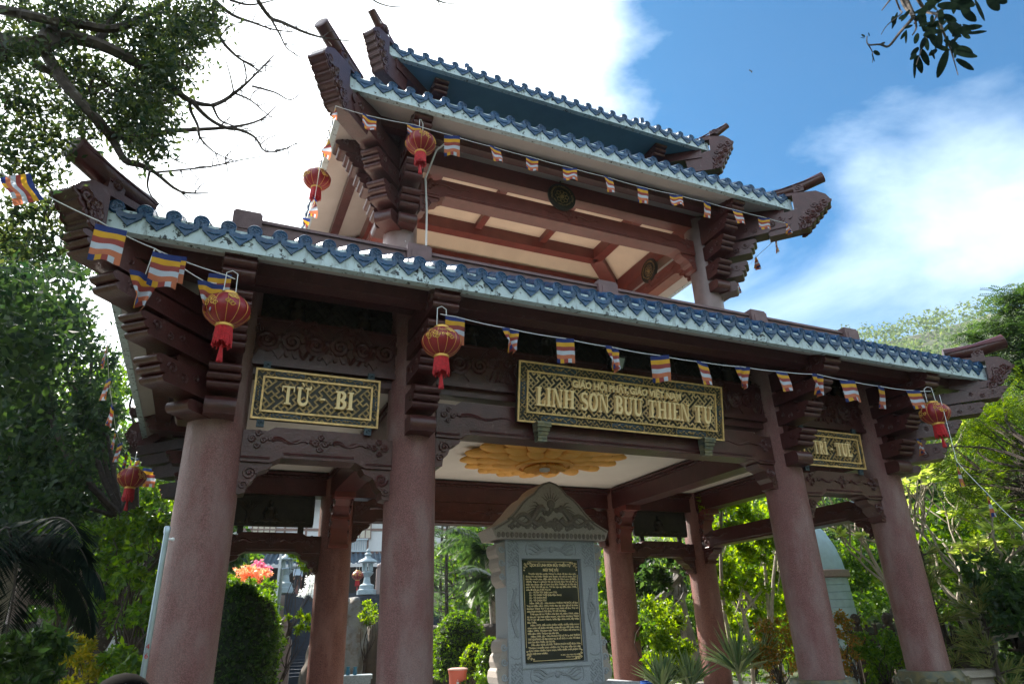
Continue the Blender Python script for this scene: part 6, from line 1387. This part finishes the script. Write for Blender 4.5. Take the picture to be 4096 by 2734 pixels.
feathery('sunlit feathery acacia filling the right edge below the roof corner',gb(4300,15),pxpoly([(3880,1560),(4150,1480),(4150,2150),(3900,2080),(3720,1800),(3700,1760),(3850,1640)],44,16.5,75,61,.10),F_acac,2500,.36,.075,at(4250,1900,14.5),.14)
feathery('feathery acacia crown against the sky at the upper right edge',gb(4500,17),[cl(x,y,15.5,r) for x,y,r in((3960,1300,38),(4030,1230,42),(4090,1180,50),(3900,1360,34),(4060,1330,60),(3980,1390,45),(4100,1430,60),(3860,1340,26),(4150,1300,70),(3940,1450,40),(4060,1490,50),(4000,1180,30))],F_dark,1100,.36,.08,at(4350,1450,16),.12,down=.1)
tree('dense dark shade tree behind the red lantern on the right',gb(3750,26),pxpoly([(3560,1760),(3800,1800),(3950,2000),(3950,2150),(3600,2120),(3480,1990)],40,24,90,62),F_teal2 if 'F_teal2' in globals() else F_dark,12000,.20,.2)
tree('dark undergrowth tree at the lower right edge',gb(4050,17),pxpoly([(3900,2250),(4200,2150),(4200,2700),(3950,2650)],30,16,80,63),F_dark,7000,.13,.1)
tree('green tree mass behind the frangipani',gb(3850,20),pxpoly([(3600,2080),(4150,2080),(4150,2500),(3650,2450)],34,20,95,64),F_mid,8000,.17,.12)
m=MB(); p=at(3850,2690,14.5); m.frame(p,axs,run,Z3,.45,.3,.05); m.frame(p-Z3*.2,axs,run,Z3,.4,.2,.16); tag(m.build('stone_bench',M_stonew),'low stone bench at the right of the last column base','bench')
for i,(x,y) in enumerate(((3790,2640),(3850,2645),(3900,2660))): boulder('garden rock %s the low stone bench'%('left of','directly behind','right of')[i],at(x,y,15.2),(.24,.22,.16),20+i)
# top-right sprig with long leaflets
T=thing('leaf_spray','dark spray of long oval leaflets hanging into the upper right corner','branch',tuple(at(3700,-120,3.2))); m=MB(); DS=3.2
limb([(3560,-200),(3610,0),(3650,60),(3645,80),(3600,130),(3555,185),(3520,178),(3472,178),(3468,145)],.016,.003,d=DS); limb([(3655,50),(3665,110),(3650,140)],.008,.004,d=DS); limb([(3640,-60),(3700,40),(3750,60),(3770,120),(3800,190),(3815,240),(3832,300)],.012,.002,d=DS); limb([(3472,178),(3490,210),(3490,250)],.004,.002,d=DS); limb([(3750,55),(3700,160),(3680,215),(3665,260)],.006,.002,d=DS); limb([(3560,0),(3527,42)],.006,.003,d=DS); limb([(3580,-10),(3600,40),(3605,55),(3550,100),(3525,138)],.006,.002,d=DS); limb([(3750,50),(3830,0),(3900,-60)],.01,.008,d=DS); limb([(3650,50),(3600,-60)],.012,.012,d=DS)
m.build('twigs',M_bark,T,smooth=True)
def leaflet(V,px,py,ang,l,w,d):
    p=at(px,py,d); dep=(p-Vector((CX,CY,0))).dot(FW)/FPX; ax=(CR*math.cos(ang)-CU*math.sin(ang))+FW*random.uniform(-.4,.4); ax.normalize(); s=ax.cross(FW).normalized(); s=(s+FW*random.uniform(-.5,.5)).normalized(); l*=dep;w*=dep
    n=6; ed=[(t,math.sin(PI*min(1,t*.93+.05))**.55) for t in [i/n for i in range(n+1)]]
    for i in range(n):
        t0,a0=ed[i];t1,a1=ed[i+1]; V+= [p+ax*(l*t0)-s*(w*.5*a0),p+ax*(l*t1)-s*(w*.5*a1),p+ax*(l*t1)+s*(w*.5*a1),p+ax*(l*t0)+s*(w*.5*a0)]
V=[]; lf=[(3675,190,2.35,50,20),(3665,215,2.4,50,17),(3668,222,1.35,75,26),(3683,195,1.15,75,26),(3660,225,1.5,85,12),(3725,200,1.2,40,16),(3625,120,1.7,60,17),(3625,125,2.2,42,14),(3650,100,2.7,35,14),(3775,160,.35,125,28),(3810,205,.3,95,32),(3825,237,.5,85,26),(3790,200,1.75,105,34),(3870,135,.0,65,16),(3850,100,.05,80,20),(3850,115,-.1,75,26),(3740,110,2.5,60,22),(3760,120,1.8,90,30),(3700,150,2.0,60,20),(3720,140,1.3,70,24),(3780,80,.2,90,32),(3790,110,.3,90,34),(3640,40,2.2,50,18),(3620,60,2.5,40,16),(3590,50,1.9,70,14),(3575,65,1.8,50,22),(3520,182,-.6,25,12),(3494,205,.5,30,20),(3488,215,1.5,40,8),(3460,148,-2.3,18,8),(3478,145,-1.9,15,7),(3460,152,3.0,24,4),(3700,20,-.3,70,26),(3750,20,.3,80,30),(3800,-10,.4,100,40),(3850,0,1.2,80,34),(3850,40,.8,70,36),(3900,0,.9,95,34),(3950,-10,.85,70,36),(3990,-5,.5,40,28),(3680,60,1.6,55,18),(3700,60,1.7,60,18),(3730,60,1.9,50,17),(3740,85,.8,50,16),(3770,60,.5,60,24)]
for a in lf: leaflet(V,*a,DS+random.uniform(-.15,.15))
for k in range(46): leaflet(V,random.uniform(3640,3860),random.uniform(-40,200),random.uniform(-.2,3.0),random.uniform(40,75),random.uniform(16,26),DS+random.uniform(-.2,.3))
mesh_quads('leaflets',np.array([tuple(v) for v in V]),F_black,T)
# soaring bird
T=thing('bird','tiny dark bird gliding in the blue sky right of the roof','bird',tuple(at(3003,284,60))); m=MB(); p=at(3003,284,60); m.tube([p-CR*.22+CU*.05,p-CR*.05,p+CR*.12-CU*.03,p+CR*.2-CU*.06],[.01,.05,.06,.01],6); m.add([p-CR*.05,p+CR*.08,p-CR*.25+CU*.12-FW*.2,p-CR*.3+CU*.13-FW*.2],[(0,1,2,3)]); m.add([p-CR*.03,p+CR*.1,p+CR*.22-CU*.14+FW*.2,p+CR*.16-CU*.14+FW*.2],[(0,1,2,3)]); m.build('body',M_bark,T)
# ---- mid-distance trees, each its own, then the wooded hill ----
rnd=random.Random(31); kinds=[('dark',F_dark),('mid-green',F_mid),('bright',F_bright),('mid-green',F_mid)]
place=[(2480,2330,38),(2620,2250,40),(2700,2330,34),(2820,2200,44),(2550,2480,30),(2940,2120,46),(3080,2060,42),(3200,2140,38),(3320,2050,48),(3440,2200,34),(3560,2050,44),(3700,1980,40),(3840,1900,46),(3960,1850,40),(4090,1750,44),(1700,2330,52),(1850,2280,60),(2050,2260,62),(2200,2300,55),(2350,2300,50),(1560,2200,70),(60,1750,30),(250,1650,34),(450,1750,32),(620,1850,36),(720,2000,34),(820,2150,40),(150,2100,26),(500,2200,28),(760,2350,24),(320,2350,22),(3000,2330,32),(3150,2400,30)]
for i,(x,y,d) in enumerate(place):
    nm,lm=kinds[(i*7+i//3)%4]
    if x<900: lm=F_dark if i%2 else F_mid
    p=at(x,y,d); R=d*.055*rnd.uniform(.9,1.25); cs=[(tuple(p+Vector((rnd.uniform(-1,1)*R,rnd.uniform(-1,1)*R,rnd.uniform(-1.3,.8)*R))),R*rnd.uniform(.4,.6)) for k in range(13)]
    g_=gb(x,d); side='left of the pavilion' if x<900 else ('beyond the stele' if x<2450 else 'beyond the right-hand columns')
    tree('%s round-crowned background tree, %s along the row %s'%(nm,('1st','2nd','3rd','4th','5th','6th','7th','8th','9th','10th','11th','12th','13th','14th','15th','16th','17th','18th')[sum(1 for q in place[:i] if (q[0]<900)==(x<900) and (q[0]<2450)==(x<2450))],side),g_,cs,lm,3600,.19+.004*d,.14,group='background trees')
# wooded hill: uncountable far crowns
V=[]
cells=[]
for k in range(5200):
    az=rnd.uniform(-40,78); d=58*(5.6**rnd.random()); x=-5.1+d*math.sin(math.radians(az)); y=-7.8+d*math.cos(math.radians(az)); cells.append((x,y,gheight(x,y),d))
C=[]
for x,y,z,d in cells:
    r=rnd.uniform(1.6,3.2); k=40 if d<120 else 30; v=RNG.normal(size=(k,3)); v/=np.linalg.norm(v,axis=1)[:,None]; v[:,2]=np.abs(v[:,2]); C.append(np.array([x,y,z+1.2*r*.6])+v*r*np.array([1,1,1.15]))
C=np.concatenate(C); o=mesh_quads('hill_woods',leaf_geo(C,.85,.75,.2),F_hill); o['kind']='stuff'
# ground cover near
k=9000; az=np.radians(RNG.uniform(-22,64,k)); d=8+34*RNG.random(k)**1.3; X=-5.1+d*np.sin(az); Y=-7.8+d*np.cos(az); ok=~((np.abs(X)<8.6)&(Y>-4.5)&(Y<8.6)); X=X[ok];Y=Y[ok]; Z=np.array([gheight(a,b) for a,b in zip(X,Y)]); C=np.stack([X,Y,Z],1); C=np.repeat(C,3,0)+RNG.normal(size=(3*len(X),3))*.08
o=mesh_quads('ground_cover',leaf_geo(C,.2,.35,-.8),F_mid); o['kind']='stuff'
# thin air between here and the hill
m=MB(); m.box(-330,460,-60,520,-14,135); hzm=bpy.data.materials.new('haze'); hzm.use_nodes=True; n=hzm.node_tree.nodes; n.clear(); o_=n.new('ShaderNodeOutputMaterial'); v_=n.new('ShaderNodeVolumePrincipled'); v_.inputs['Density'].default_value=.0004; v_.inputs['Color'].default_value=(.82,.90,1,1); v_.inputs['Anisotropy'].default_value=.4; hzm.node_tree.links.new(v_.outputs[0],o_.inputs['Volume'])
o=m.build('haze',hzm); o['kind']='stuff'
for o in bpy.data.objects:
    if '_w' in o: del o['_w']
